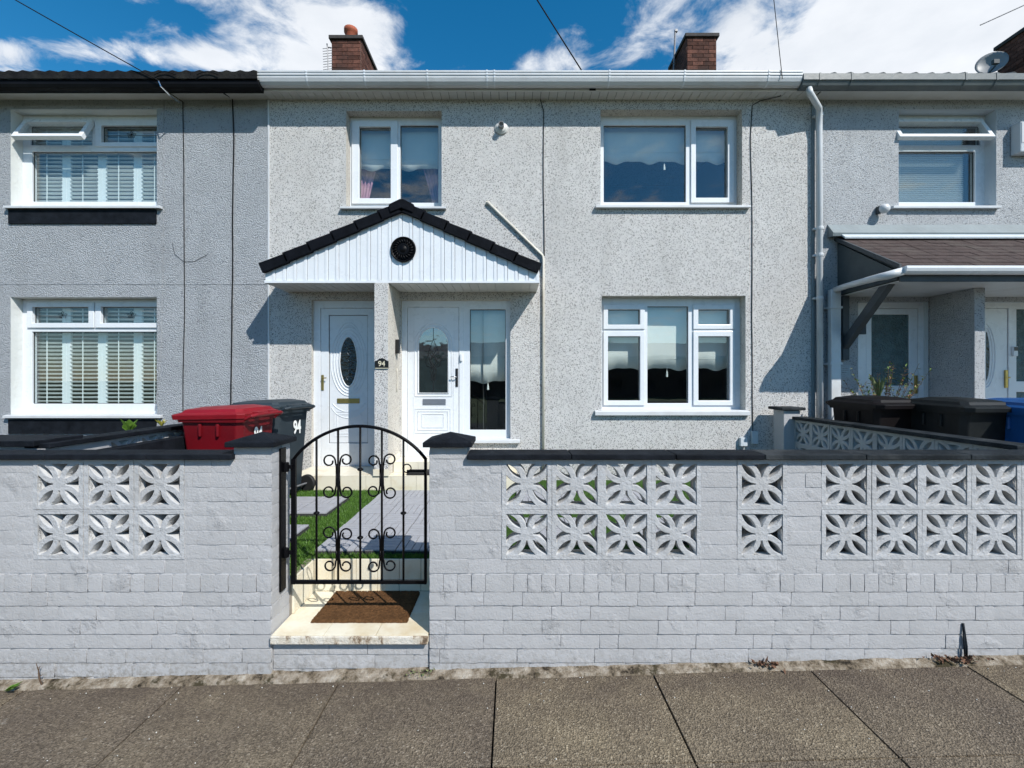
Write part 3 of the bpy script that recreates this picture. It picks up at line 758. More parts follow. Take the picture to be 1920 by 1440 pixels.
def roof_sheet(par, x0, x1, ye, ze, mat, pitch=27, ridge=9.45, roll=.2, bumpz=.03, lip=.045):
    zr = ze + math.tan(math.radians(pitch)) * (ridge - ye); n = int((x1 - x0) / roll * 8); mb = MB()
    prof = [0, .25, .72, 1.0, .72, .25, 0, 0]
    ys = [(ye, ze - lip), (ye, ze), (ridge, zr), (2 * ridge - ye, ze)]
    for i in range(n + 1):
        x = x0 + (x1 - x0) * i / n; b = prof[i % 8] * bumpz + (.006 * nz(x * 3, 1))
        for k, (y, z) in enumerate(ys): mb.v.append(Vector((x, y, z + (b if k else 0))))
    mb.f = [(i * 4 + k, (i + 1) * 4 + k, (i + 1) * 4 + k + 1, i * 4 + k + 1) for i in range(n) for k in range(3)]; mb.m = [0] * len(mb.f)
    return mb.build('roof', mat, par)
def shell(par, x0, x1, mat):
    mb = MB(); mb.box(x0, x0 + .1, H + .171, 13.0, 0, 5.4); mb.box(x1 - .1, x1, H + .171, 13.0, 0, 5.4); mb.box(x0 + .1, x1 - .1, 12.8, 13.0, 0, 5.4)
    mb.add([(x0, H + .2, 5.38), (x1, H + .2, 5.38), (x1, 13, 5.38), (x0, 13, 5.38)], [(0, 1, 2, 3)])
    return mb.build('rear_shell', mat, par)
cb_me = []
for i in range(4):
    mb = MB().box(-.109, .109, -.012, .05, -.0375, .0375); cb_me.append(mb.mesh('brick', [m_cb[i]]))
def chimney(par, x0, y0, wd, dp, ztop, z0, side, pot=None, zbr=7.7):
    c = MB().box(x0, x0 + wd, y0, y0 + dp, z0, ztop).build('chimney', m_chim, par)
    PCH = .0835; z = ztop - PCH; k = 0
    while z > zbr:
        x = x0; off = (.112, 0)[k % 2]
        first = True
        while x < x0 + wd - .01:
            L = (off if first and off else .2235); first = False; L = min(L, x0 + wd - x)
            if x0 + wd - x - L < .04: L = x0 + wd - x
            link('brick', R.choice(cb_me), (x + L / 2, y0 - .002 + R.uniform(-.003, .003), z + PCH / 2), c, scale=((L - .010) / .218, 1, 1)); x += L
        y = y0; first = True; off = (0, .112)[k % 2]
        xs = x0 + wd if side > 0 else x0
        while y < y0 + dp - .01:
            L = (off if first and off else .2235); first = False; L = min(L, y0 + dp - y)
            if y0 + dp - y - L < .04: L = y0 + dp - y
            link('brick', R.choice(cb_me), (xs + side * .002, y + L / 2, z + PCH / 2), c, rot=(0, 0, side * PI / 2), scale=((L - .010) / .218, 1, 1)); y += L
        z -= PCH; k += 1
    mb = MB(); mb.box(x0 - .05, x0 + wd + .05, y0 - .05, y0 + dp + .05, ztop, ztop + .075); mb.add([(x0 - .04, y0 - .04, ztop + .0755), (x0 + wd + .04, y0 - .04, ztop + .0755), (x0 + wd + .04, y0 + dp + .04, ztop + .0755), (x0 - .04, y0 + dp + .04, ztop + .0755), (x0 + wd * .3, y0 + dp * .3, ztop + .12), (x0 + wd * .7, y0 + dp * .3, ztop + .12), (x0 + wd * .7, y0 + dp * .7, ztop + .12), (x0 + wd * .3, y0 + dp * .7, ztop + .12)], [(0, 1, 5, 4), (1, 2, 6, 5), (2, 3, 7, 6), (3, 0, 4, 7), (4, 5, 6, 7)])
    mb.build('chimney_cap', m_chimcap, c, bevel=.01)
    if pot:
        MB().lathe([(.12, 0), (.13, .02), (.115, .2), (.14, .22), (.14, .30), (.12, .31), (.10, .28)], (pot, y0 + .22, ztop + .09), 'z', 18).build('chimney_pot', m_pot, c, smooth=True)
    return c
def cable(par, pts, r=.006, mat=None, name='cable', clips=True):
    P_ = []
    for i in range(len(pts) - 1):
        a, b = Vector(pts[i]), Vector(pts[i + 1]); n = max(2, int((b - a).length / .12))
        for k in range(n): P_.append(a.lerp(b, k / n))
    P_.append(Vector(pts[-1])); s0 = R.uniform(0, 50)
    P_ = [p + Vector((.011 * nz(p.z * 1.1 + s0, p.x), 0, 0)) for p in P_]
    return MB().tube(P_, r, n=6).build(name, mat or m_cable, par, smooth=True)

# ------------------------------------------------------------------ the middle house
XL, XR = hx(505), hx(1524)
mh = thing('terraced_house', 'white speckled pebbledash terraced house with a black tiled gable canopy over two doors', 'house', ((XL + XR) / 2, H, GZ))
h1 = hole(649, 828, 208, 387); h2 = hole(1126, 1391.5, 205.5, 385); h3 = hole(1128, 1398, 554.5, 772)
dl = (hx(584), -1.622, .62, hz(562)); dr = (-1.438, hx(868), .75, hz(562)); ds = (hx(868), hx(957), hz(823), hz(562))
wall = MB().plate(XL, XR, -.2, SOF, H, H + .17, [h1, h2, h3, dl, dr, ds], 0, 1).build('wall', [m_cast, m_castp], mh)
MB().box(XL - .016, XL + .006, H - .012, H + .004, .4, SOF - .002).build('corner_bead', m_upvcd, mh)
for h in (h1, h2, h3): room(mh, h)
MB().box(-3.0, .3, H + .9, H + 1.0, 0, 2.9).build('hall_wall', m_dark, mh); shell(mh, XL + .01, XR - .01, m_castp)
for h in (dl, dr, ds): room(mh, h, .85)
Df = H + .145
window(mh, h1, Df, [(674, 733, 239, 372.5), (750.5, 821.7, 235, 380)], [(660, 746, 227, 383)], (637, 836, 386, 391))
window(mh, h2, Df, [(1132, 1286, 235, 379), (1304, 1363.5, 239, 371.6)], [(1294.5, 1376, 226, 381)], (1117, 1408, 383.5, 389))
window(mh, h3, Df, [(1139.5, 1199.5, 580.5, 609), (1139.5, 1199.5, 631, 751), (1214, 1290.5, 574.5, 756), (1308.5, 1367.5, 580.5, 608.5), (1308.5, 1367.5, 631, 751)],
       [(1131, 1208.5, 571.5, 617.5), (1131, 1208.5, 620.5, 760), (1299, 1377, 571.5, 617.5), (1299, 1377, 620.5, 760)], (1116, 1407, 770, 779))
BD = H + .28
def bz(py, D=BD): return Z(py, D)
blind('cream scalloped roller blind in the small upstairs window above the canopy', h1[0] + .05, h1[1] - .03, h1[3] + .05, bz(318), BD, None, .1, .5)
blind('cream scalloped roller blind in the wide upstairs window, half drawn', h2[0] + .03, h2[1] - .03, h2[3] + .05, bz(305), BD, X(1245, BD), .0, .46, .020)
blind('cream scalloped roller blind in the wide downstairs window', h3[0] + .03, h3[1] - .03, h3[3] + .05, bz(692), BD, X(1250, BD), .35, .50)
# tied back mauve curtains upstairs
for a, b, c, d in ((668, 712, 668, 690), (830, 786, 830, 812)):
    t = thing('curtain', 'mauve curtain tied back at the %s side of the small upstairs window' % ('left' if a < 750 else 'right'), 'curtain', (X(a, BD + .1), BD + .1, bz(380)))
    mb = MB(); n = 14; D2 = BD + .1
    for i in range(n + 1):
        f = i / n
        for k in range(9):
            q = k / 8; pt = a + (b - a) * f; pb = c + (d - c) * f; px = pt + (pb - pt) * (q ** .8); mb.v.append(Vector((X(px, D2), D2 + .02 * math.sin(f * 5 * 2 * PI), Z(300 + 85 * q, D2))))
    mb.f = [(i * 9 + k, (i + 1) * 9 + k, (i + 1) * 9 + k + 1, i * 9 + k + 1) for i in range(n) for k in range(8)]; mb.m = [0] * len(mb.f)
    o = mb.build('fabric', m_pink, t, smooth=True); o.modifiers.new('solid', 'SOLIDIFY').thickness = .004

# doors
DD = H + .08
def dx(px): return X(px, DD)
def dzz(py): return Z(py, DD)
def dpts(pts, y=0): return [(dx(a), DD + y, dzz(b)) for a, b in pts]
def ell(cx, cy, rx, ry, a0=0, a1=360, n=40): return [(cx + rx * math.cos(math.radians(a0 + (a1 - a0) * i / n)), cy - ry * math.sin(math.radians(a0 + (a1 - a0) * i / n))) for i in range(n + (0 if a1 - a0 == 360 else 1))]
def frame_leaf(h, leaf):
    lw = rect(leaf, DD)
    fr = MB().plate(h[0] - .003, h[1] + .003, h[2] - .003, h[3] + .003, DD - .02, DD + .05, [(lw[0], lw[1], lw[2], lw[3])]).build('front_door', m_upvc, mh, bevel=.006)
    return fr, lw
# left door: oval light
d1, lw = frame_leaf(dl, (602, 704, 578, 874))
MB().plate(lw[0] + .003, lw[1] - .003, lw[2] + .003, lw[3] - .003, DD - .012, DD + .04, [rect((617, 690, 591, 831), DD)]).build('leaf_frame', m_upvc, d1, bevel=.005)
MB().box(dx(617) - .002, dx(690) + .002, DD + .006, DD + .036, dzz(831) - .002, dzz(591) + .002).build('leaf_panel', m_upvc, d1)
MB().plate(dx(617), dx(690), dzz(831), dzz(591), DD + .001, DD + .0055, [(dx(617.8), dx(689.2), dzz(830.2), dzz(591.8))]).build('gasket', m_rubber, d1)
ves = []
for i in range(24):
    t = i / 24 * 2 * PI; ves.append((653.5 + 17 * math.cos(t) * (1 - .10 * abs(math.sin(t))), 678 - 47 * (abs(math.sin(t)) ** .92 * (1 if math.sin(t) >= 0 else -1))))
MB().prism([(dx(a), dzz(b)) for a, b in ves], DD + .0005, DD + .008, 'y').build('oval_glass', m_dglass, d1)
MB().tube(dpts(ves, .002), .010, True, 8).build('glass_surround', m_upvc, d1, smooth=True)
for rx, ry in ((23, 53), (28, 58.5), (33.5, 64)): MB().tube(dpts(ell(653.5, 678, rx, ry), .005), .0065, True, 8).build('moulding', m_upvc, d1, smooth=True)
for rx, ry, cy, a0, a1 in ((29, 70, 675, 40, 140), (26, 64.5, 675, 38, 142), (34, 30, 742, 208, 332), (36, 36, 748, 206, 334)): MB().tube(dpts(ell(653.5, cy, rx, ry, a0, a1), .005), .005, False, 8).build('moulding', m_upvc, d1, smooth=True)
for r_ in ((627, 680, 772, 818), (632, 675, 777, 813)):
    x0, x1, z0, z1 = rect(r_, DD); MB().tube([(x0, DD + .005, z0), (x1, DD + .005, z0), (x1, DD + .005, z1), (x0, DD + .005, z1)], .006, True, 4).build('moulding', m_upvc, d1)
for i in range(5):
    MB().tube(dpts([(645 + i * 4, 645 + i * 15), (653 + 6 * math.sin(i), 655 + i * 13), (660 - i * 2, 668 + i * 11)], -.001), .0016).build('leading', m_grey_metal, d1)
MB().box(dx(632), dx(674), DD - .004, DD + .007, dzz(756), dzz(747)).build('letter_plate', m_brass, d1, bevel=.003)
hb = MB().box(dx(603.5), dx(608), DD - .020, DD - .011, dzz(732), dzz(703)); hb.tube([(dx(606), DD - .022, dzz(709)), (dx(606), DD - .05, dzz(709)), (dx(615), DD - .052, dzz(708.5))], .007, n=8)
hb.build('handle', m_brass, d1, bevel=.002)
# right door: arched light, side light
d2, lw = frame_leaf(dr, (764, 861, 576, 848))
MB().box(lw[0] + .003, lw[1] - .003, DD - .010, DD + .036, lw[2] + .003, lw[3] - .003).build('leaf_panel', m_upvc, d2, bevel=.004)
def arch(x0, x1, yt, yb, n=16):
    r = (x1 - x0) / 2; c = (x0 + x1) / 2
    return [(x0, yb), (x1, yb)] + [(c + r * math.cos(PI * i / n), yt + r * 1.12 * (1 - math.sin(PI * i / n))) for i in range(n + 1)]
YF = -.010
MB().prism([(dx(a), dzz(b)) for a, b in arch(786, 840, 615, 736)], DD + YF - .006, DD + YF - .001, 'y').build('arched_glass', m_doorglass, d2)
MB().tube(dpts(arch(785, 841, 614, 737), YF - .004), .009, True, 8).build('glass_surround', m_upvc, d2, smooth=True)
MB().tube(dpts(arch(779, 847, 607, 743), YF), .008, True, 8).build('moulding', m_upvc, d2, smooth=True)
lead = [[(813, 615), (813, 636)], [(786, 675), (800, 675)], [(826, 675), (840, 675)], [(813, 714), (813, 736)]]
for k in (-1, 1):
    lead += [[(813, 636), (813 + k * 7, 654), (813 - k * 2, 668), (813 - k * 9, 680), (813, 692), (813 + k * 4, 714)], [(813 + k * 14, 675), (813 + k * 8, 662), (813 - k * 6, 675), (813 + k * 2, 690), (813 + k * 12, 686), (813 + k * 14, 675)], [(813, 636), (813 + k * 10, 662), (813 + k * 5, 680), (813 - k * 6, 694), (813, 714)]]
for l_ in lead: MB().tube(dpts(l_, YF - .007), .0035, n=5).build('leading', m_lead, d2)
MB().box(dx(793), dx(836), DD + YF - .008, DD + YF, dzz(759), dzz(748)).build('letter_plate', m_grey_metal, d2, bevel=.003)
for r_ in ((779, 845, 766, 811), (784, 840, 771, 806), (792, 832, 776, 801)):
    x0, x1, z0, z1 = rect(r_, DD); MB().tube([(x0, DD + YF, z0), (x1, DD + YF, z0), (x1, DD + YF, z1), (x0, DD + YF, z1)], .0085, True, 4).build('moulding', m_upvc, d2)
x0, x1, z0, z1 = rect((776, 851, 590, 838), DD); MB().tube([(x0, DD + YF, z0), (x1, DD + YF, z0), (x1, DD + YF, z1), (x0, DD + YF, z1)], .0055, True, 4).build('moulding', m_upvc, d2)
MB().box(dx(854.5), dx(859), DD - .020, DD - .0105, dzz(725), dzz(691)).build('handle_plate', m_plate, d2, bevel=.002)
MB().tube([(dx(856.5), DD - .02, dzz(707)), (dx(856.5), DD - .05, dzz(707)), (dx(846), DD - .052, dzz(706))], .008, n=8).build('lever_handle', m_chrome, d2, smooth=True)
window(mh, ds, DD - .018, [(881, 948, 580, 806)], [], (873, 975, 824, 831))
MB().box(dx(863.5), dx(867.5), DD - .045, DD - .0205, dzz(677), dzz(664)).build('door_bell', m_upvc, mh, bevel=.003)
blind('cream scalloped roller blind in the tall side light of the front door', ds[0] + .02, ds[1] - .02, ds[3] + .02, Z(716, H + .2), H + .2, X(915, H + .2), .0, .47)
# wing wall between the doors
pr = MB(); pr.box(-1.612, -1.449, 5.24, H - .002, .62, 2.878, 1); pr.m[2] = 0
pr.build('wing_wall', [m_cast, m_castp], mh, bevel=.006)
MB().box(-1.622, -1.439, 5.232, 5.2385, .622, .70).box(-1.448, -1.438, 5.24, H - .03, .752, .82).build('skirting_tile', m_tile, mh)
npl = MB(); zc_ = Z(682.5, 5.235); xc_ = X(716, 5.235); hw_ = .079
npl.prism([(xc_ - hw_, zc_ - .055), (xc_ + hw_, zc_ - .055), (xc_ + hw_, zc_ + .035), (xc_ + hw_ * .75, zc_ + .038), (xc_ + hw_ * .4, zc_ + .060), (xc_, zc_ + .068), (xc_ - hw_ * .4, zc_ + .060), (xc_ - hw_ * .75, zc_ + .038), (xc_ - hw_, zc_ + .035)], 5.226, 5.2385, 'y')
npl = npl.build('number_plate', m_plate, mh, bevel=.002)
link('digits', text_mesh('94', .088, .001, m_gold, .95, .001), (xc_, 5.2245, zc_), npl, rot=(PI / 2, 0, 0))
MB().plate(xc_ - hw_ + .003, xc_ + hw_ - .003, zc_ - .053, zc_ - .046, 5.2245, 5.2258).build('gilt_line', m_gold, npl)
MB().box(-1.447, -1.40, 5.55, 5.62, Z(663, 5.6), Z(637, 5.6)).build('wall_light', m_plate, mh, bevel=.004)
cable(mh, [(-1.442, 5.60, Z(690, 5.6)), (-1.442, 5.64, Z(712, 5.6)), (-1.442, 5.60, Z(735, 5.6))], .005, m_cream)
# tiled door step
sp_ = thing('door_step', 'cream tiled platform step in front of the two doors', 'step', (-1.2, 5.5, GZ))
MB().box(-2.60, .06, 5.262, H - .001, GZ - .1, .605).box(-1.44, .06, 5.452, H - .0015, .605, .735).build('step_core', m_grout, sp_)
n = 9
for i in range(n):
    a = -2.60 + 2.66 / n * i; b = a + 2.66 / n
    MB().box(a + .0015, b - .0015, 5.25, 5.2615, GZ + .001, .607).build('riser_tile', m_tile, sp_)
    MB().box(a + .0015, b - .0015, 5.25, H - .002, .608, .62).build('tread_tile', m_tile, sp_)
for i in range(5):
    a = -1.44 + 1.5 / 5 * i; b = a + .3
    MB().box(a + .0015, b - .0015, 5.44, 5.4515, .6215, .737).build('riser_tile', m_tile, sp_); MB().box(a + .0015, b - .0015, 5.44, H - .002, .7375, .7495).build('tread_tile', m_tile, sp_)
tag(MB().box(-1.24, -.72, 5.27, 5.42, .6205, .665).build('boot_scraper', m_rubber, bevel=.008), 'low black boot scraper on the tiled step by the right door', 'boot scraper')

# gable canopy
CF = 5.27
can = MB(); xa, za = X(755, CF), Z(392, CF); xe0, xe1, ze = X(497, CF), X(1011, CF), Z(505, CF); zb_ = Z(530, CF)
def slope(x): return za + (ze - za) * (abs(x - xa) / ((xa - xe0) if x < xa else (xe1 - xa)))
can.prism([(xe0, zb_ + .002), (xe1, zb_ + .002), (xe1, ze), (xa, za), (xe0, ze)], CF + .015, H - .001, 'y')
can = can.build('canopy', m_upvcd, mh)
nb_ = 26; bw = (xe1 - xe0) / nb_
for i in range(nb_):
    a, b = xe0 + bw * i, xe0 + bw * (i + 1); a1, b1 = a + .003, b - .003
    top = [(b1, slope(b1) - .012)] + ([(xa, za - .012)] if a1 < xa < b1 else []) + [(a1, slope(a1) - .012)]
    mb = MB().prism([(a1, zb_ + .024), (b1, zb_ + .024)] + top, CF, CF + .014, 'y')
    s0 = b1 - .034
    mb.prism([(s0, zb_ + .025), (b1 - .002, zb_ + .025), (b1 - .002, slope(b1) - .02), (s0, slope(s0) - .02)] if not (s0 < xa < b1) else [(s0, zb_ + .025), (b1 - .002, zb_ + .025), (b1 - .002, slope(b1) - .03), (s0, slope(s0) - .03)], CF - .007, CF - .0005, 'y')
    mb.build('cladding_board', m_upvc, can, bevel=.002)
MB().box(xe0 - .004, xe1 + .004, CF - .012, CF + .014, zb_ - .006, zb_ + .023).build('base_trim', m_upvc, can, bevel=.002)
ns = 31; sw_ = (xe1 - xe0) / ns
for i in range(ns): MB().box(xe0 + sw_ * i + .0035, xe0 + sw_ * (i + 1) - .0035, CF + .016, H - .002, zb_ - .008, zb_ + .0015).build('soffit_board', m_soffit, can)
for sgn, xe, top_y in ((-1, X(491, CF), 0), (1, X(1013, CF), 0)):
    A = Vector((xa, 0, Z(380, CF))); B = Vector((xe, 0, Z(497, CF))); Lg = (B - A).length; d = (B - A).normalized(); nrm = Vector((-d.z * sgn, 0, d.x * sgn)); nrm = nrm if nrm.z > 0 else -nrm
    nt_ = 6; seg = Lg / nt_
    for i in range(nt_):
        s0 = i * seg - (.02 if i else -.01); s1 = (i + 1) * seg + .012; lift0 = -.004; lift1 = .016
        p = [A + d * s0 + nrm * lift0, A + d * s1 + nrm * lift1, A + d * s1 + nrm * (lift1 - .125), A + d * s0 + nrm * (lift0 - .115)]
        q = [A + d * s0 + nrm * lift0, A + d * s1 + nrm * lift1, A + d * s1 + nrm * (lift1 - .022), A + d * s0 + nrm * (lift0 - .022)]
        mb = MB().prism([(v_.x, v_.z) for v_ in p], CF - .055, CF - .014 + .002 * i, 'y'); mb.prism([(v_.x, v_.z) for v_ in q], CF - .013 + .002 * i, H - .001, 'y')
        mb.build('roof_tile', m_tileblk, can, bevel=.008)
rt = [(-.15, -.055), (-.14, -.035), (-.02, .024), (.02, .024), (.14, -.035), (.15, -.055), (.13, -.135), (0, -.080), (-.13, -.135)]
MB().prism([(xa + a, Z(380, CF) + b - .005) for a, b in rt], CF - .07, H - .001, 'y').build('ridge_tile', m_tileblk, can, bevel=.008)
ro = MB(); rc = (X(757, CF), CF - .013, Z(468.5, CF))
ro.lathe([(.146, 0), (.150, -.012), (.142, -.024), (.132, -.018), (.128, -.012), (.075, -.020), (.060, -.030), (.048, -.022), (.040, -.026), (.02, -.036), (.002, -.038)], rc, 'y', 36)
for i in range(20):
    a = 2 * PI * i / 20; c_, s_ = math.cos(a), math.sin(a); c2, s2 = math.cos(a + .25), math.sin(a + .25)
    ro.tube([(rc[0] + .070 * c_, rc[1] - .022, rc[2] + .070 * s_), (rc[0] + .095 * math.cos(a + .1), rc[1] - .026, rc[2] + .095 * math.sin(a + .1)), (rc[0] + .124 * c2, rc[1] - .016, rc[2] + .124 * s2)], [.006, .012, .005], n=6)
ro.build('rosette', m_iron, can, smooth=True)

# eaves, gutter
sb = MB().box(XL, XR - .02, 5.60, 5.622, SOF - .006, 5.53).build('fascia', m_soffit, mh, bevel=.003)
nsf = 66; sw_ = (XR - XL - .02) / nsf
for i in range(nsf): MB().box(XL + sw_ * i + .003, XL + sw_ * (i + 1) - .003, 5.623, H + .01, SOF, SOF + .008).build('soffit_board', m_soffit, sb)
MB().box(XL, XR - .02, 5.625, H + .16, SOF + .009, 5.5).build('eaves_box', m_dark, mh)
GP = [(5.470, 5.524), (5.462, 5.520), (5.462, 5.502), (5.470, 5.500), (5.470, 5.488), (5.464, 5.486), (5.464, 5.468), (5.472, 5.466), (5.474, 5.440), (5.490, 5.402), (5.520, 5.376), (5.560, 5.370), (5.588, 5.382), (5.590, 5.44), (5.590, 5.50), (5.584, 5.50), (5.582, 5.40), (5.55, 5.384), (5.50, 5.41), (5.480, 5.45), (5.478, 5.52)]
gx0, gx1 = X(482, 5.47), X(1505, 5.47)
gut = MB().prism(GP, gx0, gx1, 'x').build('gutter', m_upvcd, mh)
for px in (574, 683, 801, 913, 927, 1143, 1284, 1442):
    x = X(px, 5.47); MB().prism([(a - (.005 if a < 5.52 else 0), b - (.004 if b < 5.40 else -.003 if b > 5.51 else 0)) for a, b in GP[:13]] + [(5.585, 5.384), (5.555, 5.377), (5.50, 5.405), (5.478, 5.45), (5.474, 5.52)], x - .009, x + .009, 'x').build('gutter_bracket', m_upvc, gut)
roof_sheet(mh, XL, XR, 5.575, 5.495, m_tileL, 25.5)
# boiler flue, pipes, cables, boxes
fc = (X(940, H), H, Z(241, H))
MB().lathe([(.082, -.001), (.085, -.012), (.075, -.022), (.066, -.024), (.064, -.03), (.056, -.04)], fc, 'y', 22).build('flue_flange', m_soffit, mh, smooth=True)
MB().lathe([(.036, -.03), (.036, -.10), (.030, -.10), (.028, -.06)], (fc[0], fc[1], fc[2] + .005), 'y', 18).build('flue_pipe', m_dish, mh, smooth=True)
MB().tube([(X(914, H - .02), H - .024, Z(380, H)), (hx(1017), H - .024, hz(480)), (hx(1018.5), H - .024, hz(488)), (hx(1018.5), H - .024, GZ + .05)], .0165, n=10).build('waste_pipe', m_cream, mh, smooth=True)
MB().tube([(X(914, H - .02), H - .024, Z(380, H)), (X(912, H - .02), H + .004, Z(384, H))], .018, n=10).build('pipe_elbow', m_cream, mh)
cable(mh, [(hx(1012), 5.63, hz(174)), (hx(1013), H - .01, hz(186)), (hx(1020), H - .009, hz(210)), (hx(1019), H - .009, hz(360)), (hx(1021), H - .009, hz(480))], .0055)
cable(mh, [(X(1470, 5.62), 5.62, Z(162, 5.62)), (X(1464, 5.7), 5.7, SOF - .01), (hx(1425), H - .012, hz(190)), (hx(1410), H - .008, hz(198)), (hx(1407), H - .008, hz(260)), (hx(1410), H - .008, hz(420)), (hx(1409), H - .008, hz(600)), (hx(1411), H - .008, hz(810))], .005)
MB().box(hx(1385), hx(1398), H - .05, H - .001, hz(836), hz(820)).build('junction_box', m_revR, mh, bevel=.006); MB().box(hx(1407), hx(1419), H - .04, H - .001, hz(832), hz(808)).build('junction_box', m_upvcd, mh, bevel=.006)

# ------------------------------------------------------------------ the left house
XLL = -8.5
lh = thing('terraced_house', 'blue grey rendered terraced house on the left with plantation shutters', 'house', ((XLL + XL) / 2, H, GZ))
ha = hole(20, 294, 205, 386); hb_ = hole(20, 294, 557, 778.5); hb2 = (-7.6, -6.75, .6, 2.75)
MB().plate(XLL, XL - .0005, -.2, SOF, H, H + .17, [ha, hb_, hb2], 0, 1).build('wall', [m_castL, m_revL], lh)
for h in (ha, hb_): room(lh, h, 2.6, m_room)
room(lh, hb2, .6); MB().box(hb2[0], hb2[1], H + .1, H + .15, hb2[2], hb2[3]).build('side_door', m_upvc, lh); shell(lh, XLL + .01, XL - .01, m_castL)
wa = window(lh, ha, Df, [(57, 173, 236, 272), (192, 304, 237, 268), (60, 304, 284, 378)], [(180, 309, 226, 276)], (6, 300, 384.5, 390))
open_sash(wa, X(50, Df), X(178, Df), Z(228, Df), Df - .005, .35, math.radians(28))
window(lh, hb_, Df, [(63, 168, 576, 606), (191, 304, 575.5, 606), (60, 304, 622, 757)], [(53, 178.5, 567, 615), (180.5, 309, 567, 615)], (5, 300, 778, 784))
for h, py0, py1, bot in ((ha, 228, 380, (391, 420)), (hb_, 570, 760, (786, 813))):
    MB().box(hx(18), hx(294), H - .018, H - .001, hz(bot[1]), hz(bot[0])).build('apron_panel', m_black, lh)
    SD = H + .26
    x0, x1 = h[0] - .02, h[1] + .02; zt, zbm = h[3] + .02, h[2] - .0
    nps = 4; pw_ = (x1 - x0) / nps; stl = .058
    for p in range(nps):
        a, b = x0 + pw_ * p, x0 + pw_ * (p + 1); zi0, zi1 = zbm + .09, zt - .09
        s_ = MB().plate(a + .001, b - .001, zbm, zt, SD, SD + .028, [(a + stl, b - stl, zi0, zi1)]).build('shutter', m_shut, lh, bevel=.003)
        lm = MB(); LL = b - a - 2 * stl; lm.prism([(.030 * math.cos(t),   .0075 * math.sin(t)) for t in [2 * PI * q / 10 for q in range(10)]], -LL / 2, LL / 2, 'x'); lme = lm.mesh('louvre', [m_shut])
        nl = int((zi1 - zi0) / .051)
        for q in range(nl): link('louvre', lme, ((a + b) / 2, SD + .014, zi0 + (q + .5) * (zi1 - zi0) / nl), s_, rot=(math.radians(-18), 0, 0))
        MB().box((a + b) / 2 - .004, (a + b) / 2 + .004, SD - .024, SD - .016, zi0 + .03, zi1 - .03).build('tilt_rod', m_shut, s_)
    # leaded motif in the top lights
    for px in (118, 247):
        cz = (250 if py0 < 300 else 588); tt = X(px, Df + .025)
        if py0 < 300 and px < 150: continue
        mb = MB(); cc_ = Z(cz + 3, Df + .025)
        for k in range(5):
            a = PI / 2 + k * 2 * PI / 5; mb.tube([(tt, Df + .021, cc_), (tt + .05 * math.cos(a + .3), Df + .021, cc_ + .035 * math.sin(a + .3)), (tt + .065 * math.cos(a), Df + .021, cc_ + .05 * math.sin(a)), (tt + .05 * math.cos(a - .3), Df + .021, cc_ + .035 * math.sin(a - .3))], .003, True, 4)
        mb.tube([(tt - .35, Df + .021, cc_ - .01), (tt + .35, Df + .021, cc_ - .01)], .003, n=4); mb.build('leaded_motif', m_lead, lh)
MB().box(XLL, XL - .004, H - .004, H - .0005, hz(533.5), hz(531.5)).build('render_joint', m_castL, lh)
MB().box(XLL, X(486, 5.5), 5.60, 5.62, SOF - .004, 5.44).build('fascia', m_soffit, lh); MB().box(XLL, XL - .001, 5.6205, H + .01, SOF, SOF + .01).build('soffit', m_soffit, lh)
MB().box(XLL, XL - .002, 5.625, H + .16, SOF + .011, 5.44).build('eaves_box', m_dark, lh)
MB().prism([(5.475, 5.412), (5.470, 5.36), (5.485, 5.325), (5.53, 5.308), (5.585, 5.315), (5.595, 5.412)], XLL, X(486, 5.48), 'x').build('gutter', m_blkgut, lh, bevel=.003)
roof_sheet(lh, XLL, X(482, 5.45), 5.452, 5.498, m_tileL, 26, 9.45, .165, .018, .085)
chimney(lh, X(622, 9.33), 9.33, .61, .95, Z(75, 9.33), 6.5, 1, X(658, 9.55))
cable(lh, [(X(315, 5.62), 5.60, SOF - .01), (hx(344), H - .01, hz(192)), (hx(345), H - .008, hz(300)), (hx(346.5), H - .008, hz(500)), (hx(344), H - .008, hz(800))], .005)
cable(lh, [(X(415, 5.62), 5.60, SOF - .01), (hx(437), H - .012, hz(186)), (hx(439), H - .009, hz(260)), (hx(436), H - .009, hz(420)), (hx(437), H - .009, hz(520)), (hx(432), H - .009, hz(800))], .0075)
cable(lh, [(hx(307), H - .005, hz(186)), (hx(306), H - .005, hz(420)), (hx(303), H - .005, hz(640)), (hx(291), H - .005, hz(770))], .004, m_castL)
cable(lh, [(hx(324), H - .006, hz(455)), (hx(328), H - .006, hz(476)), (hx(345), H - .006, hz(491)), (hx(366), H - .006, hz(490)), (hx(390), H - .006, hz(477))], .0022, m_coping2)
MB().tube([(X(297, 5.45), 5.45, Z(151, 5.45)), (X(303, 5.45), 5.44, Z(163, 5.45)), (X(318, 5.55), 5.55, Z(178, 5.55)), (X(338, 5.7), 5.7, Z(193, 5.7))], .008).build('wall_bracket', m_chrome, lh)
for px in (310, 390):
    mb = MB(); c = [(X(px - 20 + 5 * i, 5.44), 5.43, Z(141 - 6 * math.sin(PI * i / 8), 5.44)) for i in range(9)]; mb.tube(c, .006); mb.build('cable_loop', m_cable, lh)

